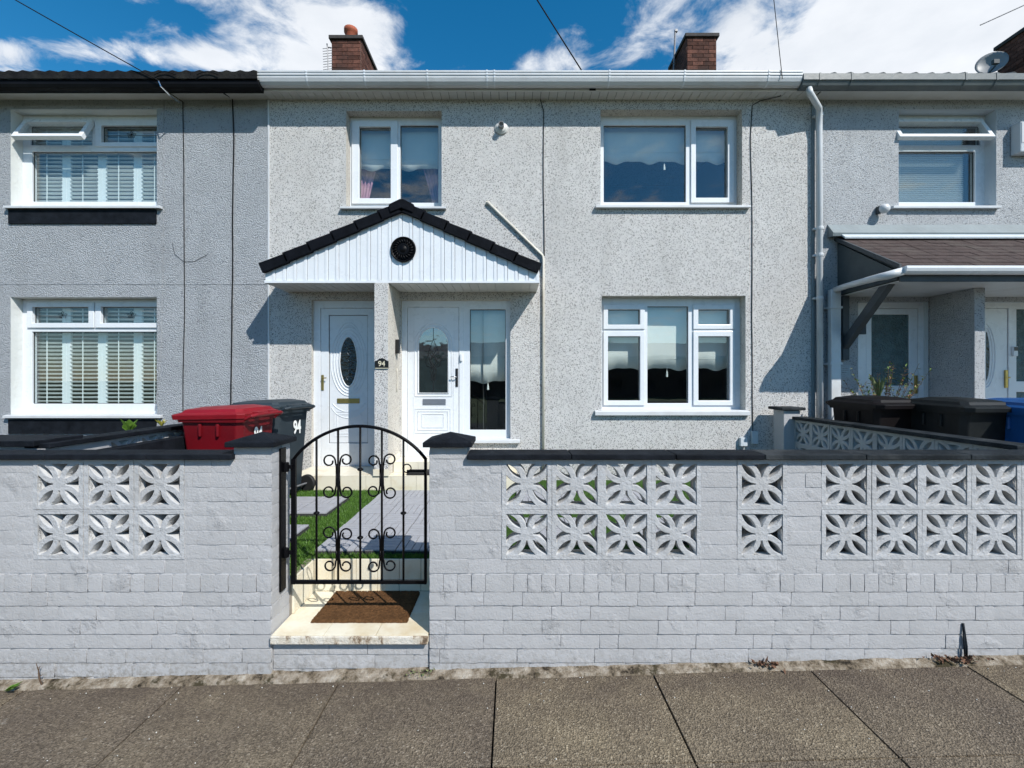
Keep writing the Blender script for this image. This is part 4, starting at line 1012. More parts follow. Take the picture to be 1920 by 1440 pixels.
# ------------------------------------------------------------------ the right house
XRR = 12.5
rh = thing('terraced_house', 'pale grey pebbledash terraced house on the right with a brown tiled lean-to canopy', 'house', ((XRR + XR) / 2, H, .5))
hc = hole(1685, 1868, 205, 386.5)
rd = (hx(1609), hx(1740), .5, hz(566)); rd2 = (hx(1838), hx(1960), .5, hz(566))
hfar = (9.0, 10.8, 3.3, 5.0)
MB().plate(XR + .0005, XRR, -.2, SOF, H, H + .17, [hc, rd, rd2, hfar], 0, 1).build('wall', [m_castR, m_revR], rh)
room(rh, hc, 2.6, m_room); room(rh, rd, .8); room(rh, rd2, .8); room(rh, hfar); shell(rh, XR + .01, XRR - .01, m_castR)
MB().box(hfar[0], hfar[1], H + .12, H + .15, hfar[2], hfar[3]).build('window', m_upvc, rh)
wc = window(rh, hc, Df, [(1676, 1838, 236, 272), (1676, 1828, 284, 379)], [], (1675, 1878, 384.5, 390))
open_sash(wc, X(1664, Df), X(1838, Df), Z(227, Df), Df - .005, .36, math.radians(27))
vb = thing('venetian_blind', 'pale slatted venetian blind in the upstairs window of the right house', 'blind', ((hc[0] + hc[1]) / 2, H + .24, hc[2]))
vm = MB().box(-.53, .53, -.011, .011, -.0007, .0007).mesh('slat', [m_shut]); zq = hc[2] + .02
while zq < hc[3]: link('slat', vm, ((hc[0] + hc[1]) / 2 - .08, H + .25, zq), vb, rot=(math.radians(-35), 0, 0)); zq += .0262
MB().box(hc[0], hc[1] - .16, H + .235, H + .265, hc[3] - .0, hc[3] + .03).build('head_rail', m_shut, vb)
# eaves
MB().box(XR - .015, XRR, 5.60, 5.62, SOF - .004, 5.46).build('fascia', m_soffit, rh); MB().box(XR + .001, XRR, 5.6205, H + .01, SOF, SOF + .01).build('soffit', m_soffit, rh); MB().box(XR + .002, XRR, 5.625, H + .16, SOF + .011, 5.46).build('eaves_box', m_dark, rh)
rg = MB().prism([(5.462, 5.485), (5.458, 5.405), (5.470, 5.40), (5.490, 5.355), (5.54, 5.330), (5.588, 5.345), (5.595, 5.485)], X(1507, 5.46), XRR, 'x').build('gutter', m_slategut, rh, bevel=.003)
for px in (1538, 1598, 1812, 1870): x = X(px, 5.46); MB().prism([(5.456, 5.489), (5.453, 5.40), (5.468, 5.39), (5.488, 5.35), (5.54, 5.325), (5.54, 5.335), (5.495, 5.36), (5.475, 5.41), (5.465, 5.48)], x - .011, x + .011, 'x').build('gutter_bracket', m_slategut, rg)
roof_sheet(rh, XR, XRR, 5.50, 5.488, m_tileR, 26, 9.45, .2, .038, .02)
chimney(rh, X(1288, 9.33), 9.33, .61, .95, Z(71, 9.33), 6.5, -1)
chimney(rh, X(1873, 9.51), 8.6, .61, .93, Z(92, 9.51), 6.4, -1, None, 7.4)
# downpipe
MB().tube([(X(1517, 5.52), 5.53, 5.36), (X(1520, 5.52), 5.53, Z(175, 5.53)), (X(1536, 5.66), 5.66, Z(203, 5.66)), (X(1536, 5.70), 5.70, Z(214, 5.7)), (X(1536, 5.72), 5.72, Z(240, 5.72)), (X(1538, 5.72), 5.72, .5)], .036, n=14).build('downpipe', m_upvcd, rh, smooth=True)
for py in (216, 428, 478, 559): MB().lathe([(.042, -.02), (.044, 0), (.042, .02)], (X(1537, 5.72), 5.72, Z(py, 5.72)), 'z', 14).box(X(1528, 5.72), X(1537, 5.72), 5.735, H, Z(py, 5.72) - .012, Z(py, 5.72) + .012).build('pipe_clip', m_upvcd, rh)
MB().box(XR - .022, XR + .016, H - .016, H - .0005, .4, SOF - .002).build('corner_bead', m_lead_sheet, rh)
# lean-to canopy
LE, LZ0, LZ1 = 4.87, Z(503, 4.87), Z(450, H); lx0 = 4.205; lx1 = XRR - 3.0; sofz = Z(555, H)
lc = MB().prism([(LE, LZ0 - .11), (LE, LZ0 - .02), (H - .001, LZ1 - .03), (H - .001, sofz), (LE, sofz)], lx0 + .03, lx1, 'x').build('lean_to_canopy', m_cheek, rh)
MB().prism([(LE + .02, LZ0 - .03), (H - .002, LZ1 - .04), (H - .002, sofz + .01), (LE + .02, sofz + .01)], lx0, lx0 + .029, 'x').build('cheek', m_cheek, lc)
MB().box(lx0 + .02, lx1, LE + .001, H - .002, sofz - .012, sofz - .001).build('soffit', m_upvcd, lc)
MB().box(lx0, lx1, LE - .018, LE - .001, sofz - .02, LZ0 - .03).build('fascia', m_timber, lc)
nc = 9; dy, dz_ = (H - LE) / nc, (LZ1 - LZ0) / nc
for i in range(nc):
    ya, zaa = LE - .05 + dy * i, LZ0 + dz_ * i
    n = 34; tw = .165
    mb = MB(); x = lx0 - .02 - (tw / 2 if i % 2 else 0)
    if i == 0: tile_m = MB().add([(0, 0, .010), (tw - .004, 0, .010), (tw - .004, dy + .06, dz_ * 1.55 + .002), (0, dy + .06, dz_ * 1.55 + .002), (0, .004, -.012), (tw - .004, .004, -.012), (tw - .004, dy + .06, dz_ * 1.55 - .016), (0, dy + .06, dz_ * 1.55 - .016)], [(0, 1, 2, 3), (4, 5, 6, 7), (0, 1, 5, 4), (1, 2, 6, 5), (2, 3, 7, 6), (3, 0, 4, 7)]).mesh('roof_tile', [m_tileB])
    for k in range(26): link('roof_tile', tile_m, (max(x, lx0 - .02) + tw * k, ya, zaa + .006 + R.uniform(-.003, .003)), lc)
MB().prism([(LE - .06, LZ0 + .03), (LE - .06, LZ0 - .02), (H - .003, LZ1 - .01), (H - .003, LZ1 + .04)], lx0 - .045, lx0 - .021, 'x').build('verge_strip', m_timber, lc)
MB().prism([(H - .10, LZ1 + .02), (H - .11, LZ1 + .06), (H - .002, Z(421, H)), (H - .002, LZ1 + .03)], lx0 - .13, lx1, 'x').build('flashing', m_lead_sheet, lc)
MB().prism([(H - .16, LZ1 - .03), (H - .165, LZ1 - .01), (H - .09, LZ1 + .05), (H - .09, LZ1 + .03)], lx0 - .02, lx1, 'x').build('flashing_edge', m_revR, lc)
GPL = [(-.062, .035), (-.066, .01), (-.055, -.02), (-.03, -.042), (0, -.05), (.03, -.042), (.04, 0), (.04, .035)]
MB().prism([(LE - .055 + a, LZ0 - .035 + b) for a, b in GPL], X(1690, 4.82), lx1, 'x').build('gutter', m_upvc, lc, bevel=.003)
pth = [(X(1700, 4.81), 4.82, LZ0 - .035), (X(1665, 4.82), 4.84, Z(517, 4.84)), (X(1650, 4.9), 4.92, Z(520, 4.92)), (X(1590, 5.5), 5.52, Z(536, 5.52)), (X(1564, 5.68), 5.68, Z(544, 5.68))]
MB().tube(pth, [.045, .045, .04, .036, .036], n=10).build('gutter_return', m_upvcd, lc, smooth=True)
MB().box(X(1555, 5.7), X(1573, 5.7), 5.66, 5.735, .5, Z(543, 5.7)).build('downpipe', m_upvcd, rh, bevel=.006)
for py in (577, 682): MB().box(X(1553, 5.7), X(1575, 5.7), 5.652, H, Z(py + 2, 5.7), Z(py - 2, 5.7)).build('pipe_clip', m_upvcd, rh)
MB().box(lx0 + .005, lx0 + .09, H - .09, H - .002, Z(675, H), sofz - .014).build('bracket_post', m_timber, lc, bevel=.004)
MB().prism([(H - .09, Z(655, H)), (H - .09, Z(640, H) + .04), (LE + .28, sofz - .014), (LE + .14, sofz - .014)], lx0 + .01, lx0 + .085, 'x').build('bracket_brace', m_timber, lc, bevel=.004)
# doors under it
o1 = MB().plate(rd[0] - .003, rd[1] + .003, rd[2], rd[3] + .003, DD - .02, DD + .05, [rect((1622, 1720, 578, 830), DD)]).build('front_door', m_upvc, rh, bevel=.006)
MB().plate(*rect((1622.5, 1719.5, 578.5, 829), DD), DD - .012, DD + .03, [rect((1633, 1703, 590, 723), DD)]).build('leaf_frame', m_upvc, o1, bevel=.005)
MB().box(*rect((1632, 1704, 590, 723), DD)[:2], DD + .002, DD + .01, *rect((1632, 1704, 589, 724), DD)[2:]).build('pane', m_obsc, o1)
MB().box(dx(1712), dx(1717), DD - .03, DD - .0125, dzz(738), dzz(704)).build('handle', m_brass, o1, bevel=.003)
o2 = MB().plate(rd2[0] - .003, rd2[1] + .003, rd2[2], rd2[3] + .003, DD - .02, DD + .05, [rect((1846, 1888, 578, 830), DD), rect((1903, 1950, 580, 715), DD), rect((1903, 1950, 735, 820), DD)]).build('front_door', m_upvc, rh, bevel=.006)
MB().box(*rect((1845, 1887, 578.5, 829), DD)[:2], DD - .01, DD + .03, *rect((1845, 1887, 578.5, 829), DD)[2:]).build('leaf_panel', m_upvc, o2, bevel=.004)
for rx, ry in ((9, 48), (14, 54), (19, 60)): MB().tube(dpts(ell(1845.5, 668, rx, ry, -88, 88), -.01), .009, n=8).build('moulding', m_upvc, o2, smooth=True)
MB().prism([(dx(a), dzz(b)) for a, b in ell(1846, 668, 7, 46, -90, 90, 16)], DD - .014, DD - .0105, 'y').build('oval_glass', m_dglass, o2)
MB().box(dx(1881), dx(1886), DD - .028, DD - .0105, dzz(727), dzz(694)).tube([(dx(1884), DD - .03, dzz(708)), (dx(1884), DD - .06, dzz(708)), (dx(1876), DD - .06, dzz(708))], .009, n=8).build('handle', m_brass, o2, bevel=.003)
for r_ in ((1902, 1951, 579, 716), (1902, 1951, 734, 821)): q = rect(r_, DD); MB().box(q[0], q[1], DD + .004, DD + .012, q[2], q[3]).build('pane', m_obsc, o2)
MB().box(dx(1893), dx(1901), DD - .05, DD - .0205, dzz(668), dzz(650)).build('door_bell', m_upvc, rh, bevel=.004); MB().box(dx(1893.5), dx(1900.5), DD - .055, DD - .0505, dzz(658), dzz(651)).build('bell_camera', m_plate, rh)
MB().box(5.39, 5.515, 5.22, H - .002, .5, sofz - .013).build('wing_wall', m_castR, rh, bevel=.006)
MB().box(X(1607, 5.75), X(1621, 5.75), 5.72, 5.76, Z(627, 5.75), Z(598, 5.75)).build('wall_box', m_timber, rh, bevel=.004)
mb = MB()
for i in range(7): mb.box(hx(1576), hx(1592), H - .012, H - .004, hz(706 - i * 3.4), hz(707.6 - i * 3.4))
mb.build('air_vent', m_revR, rh)
# security lamp, alarm box
lo_ = (hx(1648), H - .05, hz(396)); MB().lathe([(.03, 0), (.055, -.005), (.062, -.03), (.05, -.06), (.03, -.075), (.002, -.08)], (lo_[0], H - .06, lo_[2]), 'y', 18).build('security_lamp', m_upvcd, rh, smooth=True); MB().box(lo_[0] - .05, lo_[0] - .01, H - .06, H - .001, lo_[2] - .05, lo_[2] + .05).build('lamp_bracket', m_timber, rh, bevel=.01)
MB().prism([(X(1912, H - .11), Z(285, H - .11)), (X(1990, H - .11), Z(285, H - .11)), (X(1990, H - .11), Z(228, H - .11)), (X(1912, H - .11), Z(228, H - .11))], H - .12, H - .002, 'y').build('alarm_box', m_revR, rh, bevel=.012)
MB().box(X(1914, H - .11), X(1990, H - .11), H - .124, H - .1205, Z(268, H - .11), Z(230, H - .11)).build('alarm_cover', m_upvcd, rh)

# ------------------------------------------------------------------ dividing walls
def side_wall(label, xf, face, y0, y1, blocks_y, copmat, zt=1.268, bmat=None, bme=None, rows_=ROWZ):
    """wall running away from the street; face = -1 when its left face is the one with the flower blocks"""
    t = thing('dividing_wall', label, 'garden wall', (xf, (y0 + y1) / 2, GZ))
    th = .11; a, b = (xf, xf + th) if face < 0 else (xf - th, xf)
    bys = sorted(blocks_y); lo, hi = bys[0] - .152, bys[-1] + .152
    mb = MB(); mb.box(a, b, y0, y1, 0, rows_[0] - .151)
    if lo > y0: mb.box(a, b, y0, lo, rows_[0] - .1505, zt - .002)
    if hi < y1: mb.box(a, b, hi, y1, rows_[0] - .1505, zt - .002)
    mb.build('wall_core', bmat or m_paint, t)
    for y in bys:
        for z in rows_: link('screen_block', bme or blk_me, ((a + b) / 2 + R.uniform(-.002, .002), y, z), t, rot=(0, 0, -PI / 2 if face < 0 else PI / 2))
    y = y0
    while y < y1 - .05:
        L = min(.62, y1 - y); L = y1 - y if y1 - y - L < .2 else L
        MB().box(a - .035, b + .035, y + .0015, y + L - .0015, zt, zt + .034).build('coping_stone', copmat, t, bevel=.005); y += L
    return t
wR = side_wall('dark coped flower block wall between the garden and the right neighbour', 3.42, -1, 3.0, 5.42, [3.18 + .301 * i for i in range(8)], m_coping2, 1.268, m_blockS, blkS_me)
MB().box(3.30, 3.50, 5.44, 5.66, GZ, Z(769, 5.5)).build('pier', m_paint, wR, bevel=.006)
MB().box(3.255, 3.545, 5.40, 5.70, Z(768.5, 5.5), Z(768.5, 5.5) + .035).build('pier_cap', m_coping2, wR, bevel=.008)
wL = side_wall('black coped flower block wall between the garden and the left neighbour', -3.235, 1, 3.10, 5.5, [3.75 + .301 * i for i in range(6)], m_black, 1.268)
tag(MB().prism([(2.86, GZ), (4.9, GZ), (4.9, 1.215), (2.86, 1.215)], -3.16, -3.06, 'x').build('planter_board', m_black, bevel=.006), 'low black board standing along the left flower block wall', 'board')
cp = thing('boundary_pier', 'grey pier with flat black cap at the far left behind the front wall', 'pier', (-3.5, 3.2, GZ))
MB().box(-4.1, -3.33, 3.12, 3.36, GZ, 1.285).build('pier_body', m_paint, cp); MB().box(-4.15, -3.27, 3.06, 3.42, 1.2855, 1.325).build('pier_cap', m_black, cp, bevel=.006)

# ------------------------------------------------------------------ wheelie bins (front towards -x, handle and wheels at +x)
def wheelie(label, loc, rotz, bodym, lidm=None, number=None, group='wheelie bins', s=1.0, nsz=.17, nzp=.72, ny=0):
    t = thing('wheelie_bin', label, 'bin', loc, group, rotz); lidm = lidm or bodym
    def Bd(mb, nm, m, p=t, **k): return mb.build(nm, m, p, local=(p is t), **k)
    hgt = .94 * s
    def ring(z):
        f = z / hgt; x0 = -.26 - .10 * f; x1 = .20 + .045 * f; w_ = .215 + .06 * f; c = .045
        return [(x0 + c, -w_, z), (x1 - c, -w_, z), (x1, -w_ + c, z), (x1, w_ - c, z), (x1 - c, w_, z), (x0 + c, w_, z), (x0, w_ - c, z), (x0, -w_ + c, z)]
    mb = MB(); zs_ = [.03, .10, .5 * hgt, hgt - .10, hgt]
    for z in zs_: mb.v += [Vector(p) for p in ring(z)]
    for i in range(len(zs_) - 1):
        for j in range(8): mb.f.append((i * 8 + j, i * 8 + (j + 1) % 8, (i + 1) * 8 + (j + 1) % 8, (i + 1) * 8 + j)); mb.m.append(0)
    mb.f.append(tuple(range(8))); mb.m.append(0)
    for sy in (-1, 1):
        for xx in (-.14, .03): mb.prism([(xx - .012, hgt - .17), (xx + .012, hgt - .17), (xx + .016, hgt - .05), (xx - .016, hgt - .05)], sy * .262, sy * .29, 'y')
    Bd(mb, 'body', bodym, bevel=.01)
    rm = MB()
    o_, i_ = ring(hgt), ring(hgt)
    cx = -.057
    for z, k in ((hgt - .035, 1.07), (hgt + .012, 1.09)): rm.v += [Vector((cx + (p[0] - cx) * k, p[1] * k, z)) for p in ring(hgt)]
    for z in (hgt + .012,): rm.v += [Vector((cx + (p[0] - cx) * .9, p[1] * .9, z)) for p in ring(hgt)]
    for i in range(2):
        for j in range(8): rm.f.append((i * 8 + j, i * 8 + (j + 1) % 8, (i + 1) * 8 + (j + 1) % 8, (i + 1) * 8 + j)); rm.m.append(0)
    Bd(rm, 'rim', bodym, bevel=.004)
    lid = MB(); lay_ = [(1.11, hgt - .012, 0), (1.13, hgt + .030, 0), (1.00, hgt + .050, .0), (.93, hgt + .075, .01), (.55, hgt + .098, .02)]
    for k, z, sh in lay_: lid.v += [Vector((cx + (p[0] - cx) * k - (.035 if k > 1.1 and p[0] < -.2 else 0), p[1] * k, z + (.012 if p[0] > 0 else 0))) for p in ring(hgt)]
    for i in range(len(lay_) - 1):
        for j in range(8): lid.f.append((i * 8 + j, i * 8 + (j + 1) % 8, (i + 1) * 8 + (j + 1) % 8, (i + 1) * 8 + j)); lid.m.append(0)
    lid.f.append(tuple(range((len(lay_) - 1) * 8, len(lay_) * 8))); lid.m.append(0)
    lo = Bd(lid, 'lid', lidm, bevel=.006)
    hd = MB(); hd.tube([(.24, -.24, hgt - .02), (.33, -.235, hgt + .022), (.345, -.19, hgt + .028), (.345, .19, hgt + .028), (.33, .235, hgt + .022), (.24, .24, hgt - .02)], .017, n=8)
    for yy in (-.12, .12): hd.box(.2, .335, yy - .03, yy + .03, hgt + .03, hgt + .052)
    Bd(hd, 'handle', lidm, bevel=.003)
    for sy in (-1, 1):
        wv = MB().lathe([(.035, -.022), (.088, -.024), (.098, -.012), (.098, .012), (.088, .024), (.035, .022)], (.235, sy * .245, .098), 'y', 22); Bd(wv, 'wheel', m_rubber, smooth=False)
    Bd(MB().tube([(.235, -.24, .098), (.235, .24, .098)], .012), 'axle', m_alu)
    if number:
        nm = link('number', text_mesh(number, nsz, .0015, m_white, .62, .006), (.2495, ny, nzp), t, local=True, rot=(PI / 2, 0, PI / 2))
    return t
wheelie('red wheelie bin with white house number, nearest of the two by the left wall', (-2.70, 4.37, GZ), math.radians(-4), m_redb, m_red, '94', 'wheelie bins by the left wall', 1.0, .20, .76, -.02)
wheelie('dark slate wheelie bin with white 94 behind the red bin', (-2.66, 5.02, GZ), math.radians(-12), m_gbin, None, '94', 'wheelie bins by the left wall', 1.03, .20, .76, .05)
wheelie('brownish black wheelie bin beside the lean-to, farthest left of the right neighbour\'s bins', (3.98, 4.98, .52), math.radians(96), m_kbin, None, None, 'wheelie bins of the right neighbour', 1.0)
wheelie('charcoal wheelie bin between the brownish black bin and the blue bin', (4.42, 4.50, .52), math.radians(94), m_kbin2, None, None, 'wheelie bins of the right neighbour', 1.0)
wheelie('blue wheelie bin at the right edge behind the dividing wall', (4.86, 4.26, .52), math.radians(88), m_blue, None, None, 'wheelie bins of the right neighbour', 1.0)

# ------------------------------------------------------------------ plants
def leaf(mb, p, d, up, L, w_, mi=0):
    d = d.normalized(); s_ = d.cross(up); s_ = s_.normalized() if s_.length > 1e-5 else Vector((1, 0, 0)); n_ = s_.cross(d)
    mb.add([p, p + d * L * .45 + s_ * w_ + n_ * .1 * L, p + d * L, p + d * L * .45 - s_ * w_ + n_ * .1 * L, p + d * L * .5 - n_ * .03 * L], [(0, 1, 4), (1, 2, 4), (2, 3, 4), (3, 0, 4)], mi)
def rv(): return Vector((R.uniform(-1, 1), R.uniform(-1, 1), R.uniform(-.3, 1))).normalized()
def plant(label, base, h, nst, spread, mats, nl=14, L=.05, w_=.015, cat='plant', group=None):
    t = thing('plant', label, cat, base, group); b = Vector(base); st_ = MB(); lf = MB()
    for i in range(nst):
        a = R.uniform(0, 2 * PI); tip = b + Vector((math.cos(a) * spread * R.uniform(.3, 1), math.sin(a) * spread * .5 * R.uniform(.3, 1), h * R.uniform(.55, 1))); mid = b.lerp(tip, .5) + Vector((0, 0, h * .12))
        pts = [b, b.lerp(mid, .5) + Vector((0, 0, .02)), mid, mid.lerp(tip, .6), tip]; st_.tube(pts, [.004, .0035, .003, .0022, .001], n=4)
        for k in range(nl):
            f = R.uniform(.35, 1); q = mid.lerp(tip, (f - .5) * 2) if f > .5 else b.lerp(mid, f * 2); leaf(lf, q, rv(), Vector((0, 0, 1)), L * R.uniform(.6, 1.2), w_ * R.uniform(.6, 1.2), R.randrange(len(mats)))
    st_.build('stem', m_dry, t); lf.build('foliage', mats, t)
    return t
def clump(label, base, L, w_, n, mat, tilt_=.6):
    t = thing('plant', label, 'plant', base); lf = MB(); b = Vector(base)
    for i in range(n):
        a = R.uniform(0, 2 * PI); leaf(lf, b, Vector((math.cos(a) * tilt_, math.sin(a) * tilt_, 1)), Vector((0, 0, 1)), L * R.uniform(.7, 1.1), w_)
    lf.build('foliage', mat, t); MB().tube([b - Vector((0, 0, .08)), b], .006).build('stem', m_leaf, t)
D_ = 4.6
clump('broad bright green leaf showing over the left dividing wall', (X(243, D_), D_, Z(812, D_)), .17, .06, 5, m_leaf, .5)
clump('small yellow flower nearest the left edge over the neighbour\'s wall', (X(62, D_), D_, Z(828, D_)), .07, .012, 9, m_leafy, .8)
clump('small yellow flower below the left house\'s window, right of the first', (X(140, D_), D_, Z(828, D_)), .07, .012, 9, m_leafy, .8)
clump('small yellow-leaved plant beside the red bin lid', (X(303, D_), D_, Z(800, D_)), .10, .014, 9, m_leafy, .7)
plant('sparse straggly shrub with dusty leaves behind the right neighbour\'s bins', (4.50, 5.45, .75), 1.2, 32, .6, [m_leafd, m_leafd, m_leaf, m_leafr], 22, .050, .012, 'shrub')
clump('upright bright green shoot above the brownish black bin', (X(1647, 5.4), 5.4, Z(752, 5.4)), .30, .016, 14, m_leafd, .25)
# weeds and litter at the foot of the wall
def gy(x): return SL * x
wd_ = thing('weed', 'dry brown weed stalk at the foot of the left wall', 'weed', (wx(90), 2.64, gy(wx(90)) + .01)); mb = MB(); b = Vector((wx(90), 2.645, gy(wx(90)) + .01)); mb.tube([b, b + Vector((-.01, -.005, .04)), b + Vector((-.02, 0, .085)), b + Vector((-.033, 0, .125))], [.004, .004, .003, .0015], n=5)
for i in range(9): q = b + Vector((-.002 - .0022 * i, 0, .012 * i)); leaf(mb, q, rv(), Vector((0, 0, 1)), .018, .004)
mb.build('stalk', m_dry, wd_)
wd_ = thing('weed', 'flat green weed leaf on the pavement edge at far left', 'weed', (wx(42), 2.6, gy(wx(42)) + .012)); mb = MB(); b = Vector((wx(36), 2.59, gy(wx(36)) + .012))
for i in range(7): a = R.uniform(-.5, .9); leaf(mb, b + Vector((R.uniform(0, .03), 0, 0)), Vector((math.cos(a), math.sin(a), .45)), Vector((0, 0, 1)), .075, .010)
mb.build('foliage', m_leaf, wd_)
def litter(label, px, n, w_, L, mat=None):
    t = MB(); x0 = wx(px)
    for i in range(n):
        p = Vector((x0 + R.gauss(0, w_), 2.632 + R.uniform(-.015, .03), gy(x0) + .018 + R.uniform(0, .018))); leaf(t, p, rv(), rv(), L * R.uniform(.5, 1.1), L * .25)
    tag(t.build('leaf_litter', mat or m_debrisd), label, 'leaf litter')
litter('small heap of dead leaves at the foot of the wall right of centre', 1428, 40, .035, .035)
litter('dark dead leaves gathered below the cracked corner of the right wall', 1782, 60, .07, .035)
litter('mossy crumbs at the foot of the wall right of the gate', 790, 30, .04, .02, m_leafd)
mb = MB()
for i in range(110):
    x = R.uniform(-3.1, 3.3); y = 2.61 - abs(R.gauss(0, .25)); s_ = R.uniform(.0015, .0042); z = gy(x) + s_ * .5; o = len(mb.v)
    if y < 1.5: continue
    mb.add([(x - s_, y, z), (x + s_, y + R.uniform(-s_, s_), z), (x, y - s_, z), (x, y + s_, z), (x, y, z + s_), (x, y, z - s_)], [(0, 2, 4), (2, 1, 4), (1, 3, 4), (3, 0, 4), (0, 2, 5), (2, 1, 5), (1, 3, 5), (3, 0, 5)])
struct(mb.build('grit', m_debris), 'stuff', 'pale grit scattered over the pavement')
# old cable stub out of the wall near the right
mb = MB(); x0 = wx(1806); zz0 = gy(x0)
mb.tube([(x0 - .005, W - .004, wz(1168)), (x0 - .004, W - .012, wz(1185)), (x0 + .006, W - .014, wz(1210)), (x0 + .002, W - .018, zz0 + .02)], .006, n=6); mb.tube([(x0 - .003, W - .004, wz(1170)), (x0 - .010, W - .014, wz(1195)), (x0 - .008, W - .02, zz0 + .02)], .005, n=6)
tag(mb.build('cable_stub', m_coping2, smooth=True), 'short loop of grey cable leaving the right wall above the pavement', 'cable')

# ------------------------------------------------------------------ aerials, dish, wires
def aerial(label, boom, els, mast, elen, eldir):
    t = thing('television_aerial', label, 'aerial', mast[0])
    MB().tube(mast, .014, n=8).build('mast', m_alu, t, smooth=True)
    a, b = Vector(boom[0]), Vector(boom[1]); MB().tube([a, b], .011, n=6).build('boom', m_alu, t)
    for i in range(els): p = a.lerp(b, (i + .5) / els); d = Vector(eldir) * elen * .5; MB().tube([p - d, p + d], .0055, n=5).build('element', m_alu, t)
AD = 9.3
aerial('small many-barred television aerial on the left side of the chimney with the pot', ((X(614, AD), AD, Z(88, AD)), (X(615.5, AD), AD, Z(142, AD))), 11, [(X(621, 9.4), 9.4, Z(90, 9.4)), (X(614, 9.36), 9.36, Z(88, 9.36)), (X(613, 9.36), 9.36, Z(82, 9.36))], .2, (1, 0, 0.12))
t = thing('television_aerial', 'bare aerial mast beside the right hand brick chimney over the white gutter', 'aerial', (X(1260, 9.9), 9.9, 7.6)); MB().tube([(X(1260, 9.9), 9.9, 7.4), (X(1266, 9.9), 9.9, Z(57, 9.9))], .02, n=8).build('mast', m_alu, t, smooth=True); MB().box(X(1265, 9.9), X(1270, 9.9), 9.87, 9.93, Z(60, 9.9), Z(56, 9.9)).build('mast_head', m_alu, t); MB().box(X(1261, 9.9), X(1288, 9.9), 9.88, 9.90, Z(120, 9.9), Z(119, 9.9)).build('bracket', m_alu, t)
aerial('long barred television aerial in the sky at the top right corner', ((X(1838, 9.0), 9.0, Z(47, 9.0)), (X(1935, 9.0), 9.0, Z(3, 9.0))), 10, [(X(1935, 9.0), 9.0, Z(3, 9.0)), (X(1940, 9.0), 9.0, Z(90, 9.0))], .10, (-.25, .9, .3))
ds_ = thing('satellite_dish', 'grey satellite dish beside the chimney at the right edge', 'satellite dish', (X(1856, 9.2), 9.2, Z(118, 9.2))); mb = MB()
mb.lathe([(.002, .075), (.10, .06), (.19, .025), (.245, -.012), (.245, -.002), (.19, .035), (.10, .07), (.002, .085)], (0, 0, 0), 'y', 26)
mtx = Matrix.Translation((X(1859, 9.2), 9.2, Z(118, 9.2))) @ Euler((math.radians(-14), 0, math.radians(-38))).to_matrix().to_4x4() @ Matrix.Diagonal((1.0, 1, 1.0, 1))
mb.xform(mtx).build('reflector', m_dish, ds_, smooth=True)
MB().tube([(X(1850, 9.1), 9.1, Z(141, 9.1)), (X(1866, 9.0), 9.0, Z(124, 9.0)), (X(1868, 9.0), 9.0, Z(112, 9.0))], .017).build('feed_arm', m_timber, ds_); MB().box(X(1862, 8.98), X(1873, 8.98), 8.96, 9.02, Z(121, 9), Z(113, 9)).build('receiver', m_timber, ds_, bevel=.006)
def wire(label, a, b, sag=.12, r=.006):
    a, b = Vector(a), Vector(b); pts = [a.lerp(b, i / 30) - Vector((0, 0, sag * 4 * (i / 30) * (1 - i / 30))) for i in range(31)]
    tag(MB().tube(pts, r, n=5).build('telephone_line', m_cable, smooth=True), label, 'wire')
def along(px, py, D): return Vector((X(px, D), D, Z(py, D)))
POLE = Vector((-9.5, -9, 8.5))
wire('black telephone line running down to the left house\'s eaves', along(297, 151, 5.44), along(297 - 317 * 4, 151 - 185 * 4, 5.1), .05, .0065)
wire('black telephone line running down to the white gutter right of centre', along(1112, 166, 5.60), along(1112 - 122 * 4, 166 - 196 * 4, 5.2), .02, .0085)
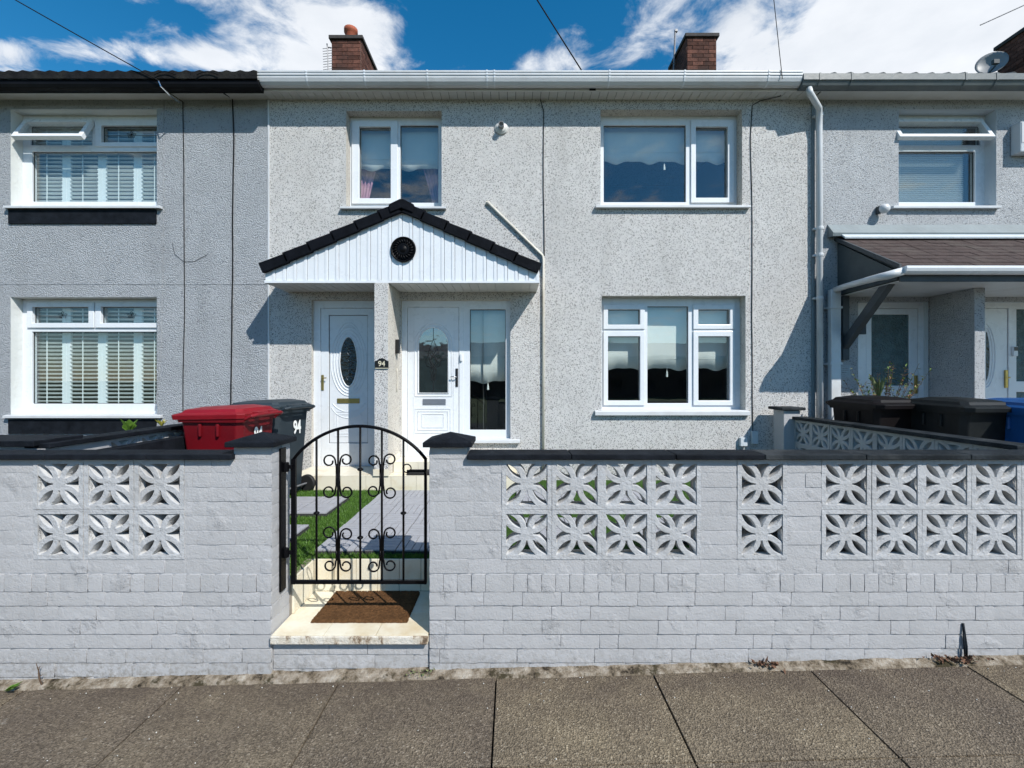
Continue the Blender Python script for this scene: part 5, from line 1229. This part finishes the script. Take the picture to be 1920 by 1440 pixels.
wire('thin telephone line running down to the right end of the white gutter', along(1467, 148, 5.46), along(1467 - 18 * 4, 148 - 168 * 4, 5.2), .01, .0045)
for px, py, D in ((1111, 166, 5.6), (1468, 160, 5.58)): MB().box(X(px - 6, D), X(px + 6, D), D - .01, D + .02, Z(py + 4, D), Z(py - 3, D)).build('cable_anchor', m_cable, mh, bevel=.003)

# ------------------------------------------------------------------ across the road, seen in the window panes
ot = thing('terraced_house', 'low brown brick terrace across the road, mirrored in the windows', 'house', (0, -42, -.3))
wins = [(x, x + 1.3, z, z + 1.1) for x in [-28 + 4 * i for i in range(15)] for z in (.7, 3.1)]
MB().plate(-32, 32, -.35, 4.6, -42, -42.2, wins).build('wall', m_oppb, ot); MB().box(-32, 32, -48.2, -42.4, -.35, 4.5).build('rear_shell', m_dark, ot)
MB().prism([(-41.6, 4.6), (-45, 6.5), (-48.6, 4.6), (-48.6, 4.5), (-41.6, 4.5)], -32.3, 32.3, 'x').build('roof', m_oppr, ot)
for k, (bx_, by_, hh, rr) in enumerate(((6.5, -27, 7.0, 2.2), (-16, -30, 6.0, 2.4))):
    t = thing('broadleaf_tree', ('broadleaf tree across the road, mirrored at the left of the downstairs window', 'broadleaf tree across the road, mirrored in the left house\'s panes')[k], 'tree', (bx_, by_, -.3)); tr = MB(); cr_ = MB()
    tr.tube([(bx_, by_, -.3), (bx_ + .1, by_, hh * .4), (bx_, by_ + .1, hh * .8)], [.2, .15, .05], n=8)
    for i in range(7): a = i * .9; tr.tube([(bx_, by_, hh * (.3 + .06 * i)), (bx_ + math.cos(a) * rr * .5, by_ + math.sin(a) * rr * .5, hh * (.5 + .06 * i))], [.08, .02], n=5)
    cl_ = [(Vector((bx_ + R.gauss(0, rr * .45), by_ + R.gauss(0, rr * .45), hh * R.uniform(.45, .98))), R.uniform(.4, .8)) for i in range(22)]
    for c_, r_ in cl_:
        for i in range(110): leaf(cr_, c_ + rv() * r_ * R.random() ** .4 * Vector((1, 1, 1)).length / 1.73, rv(), rv(), .16, .06)
    tr.build('trunk', m_bark, t); cr_.build('crown', m_leafo, t)
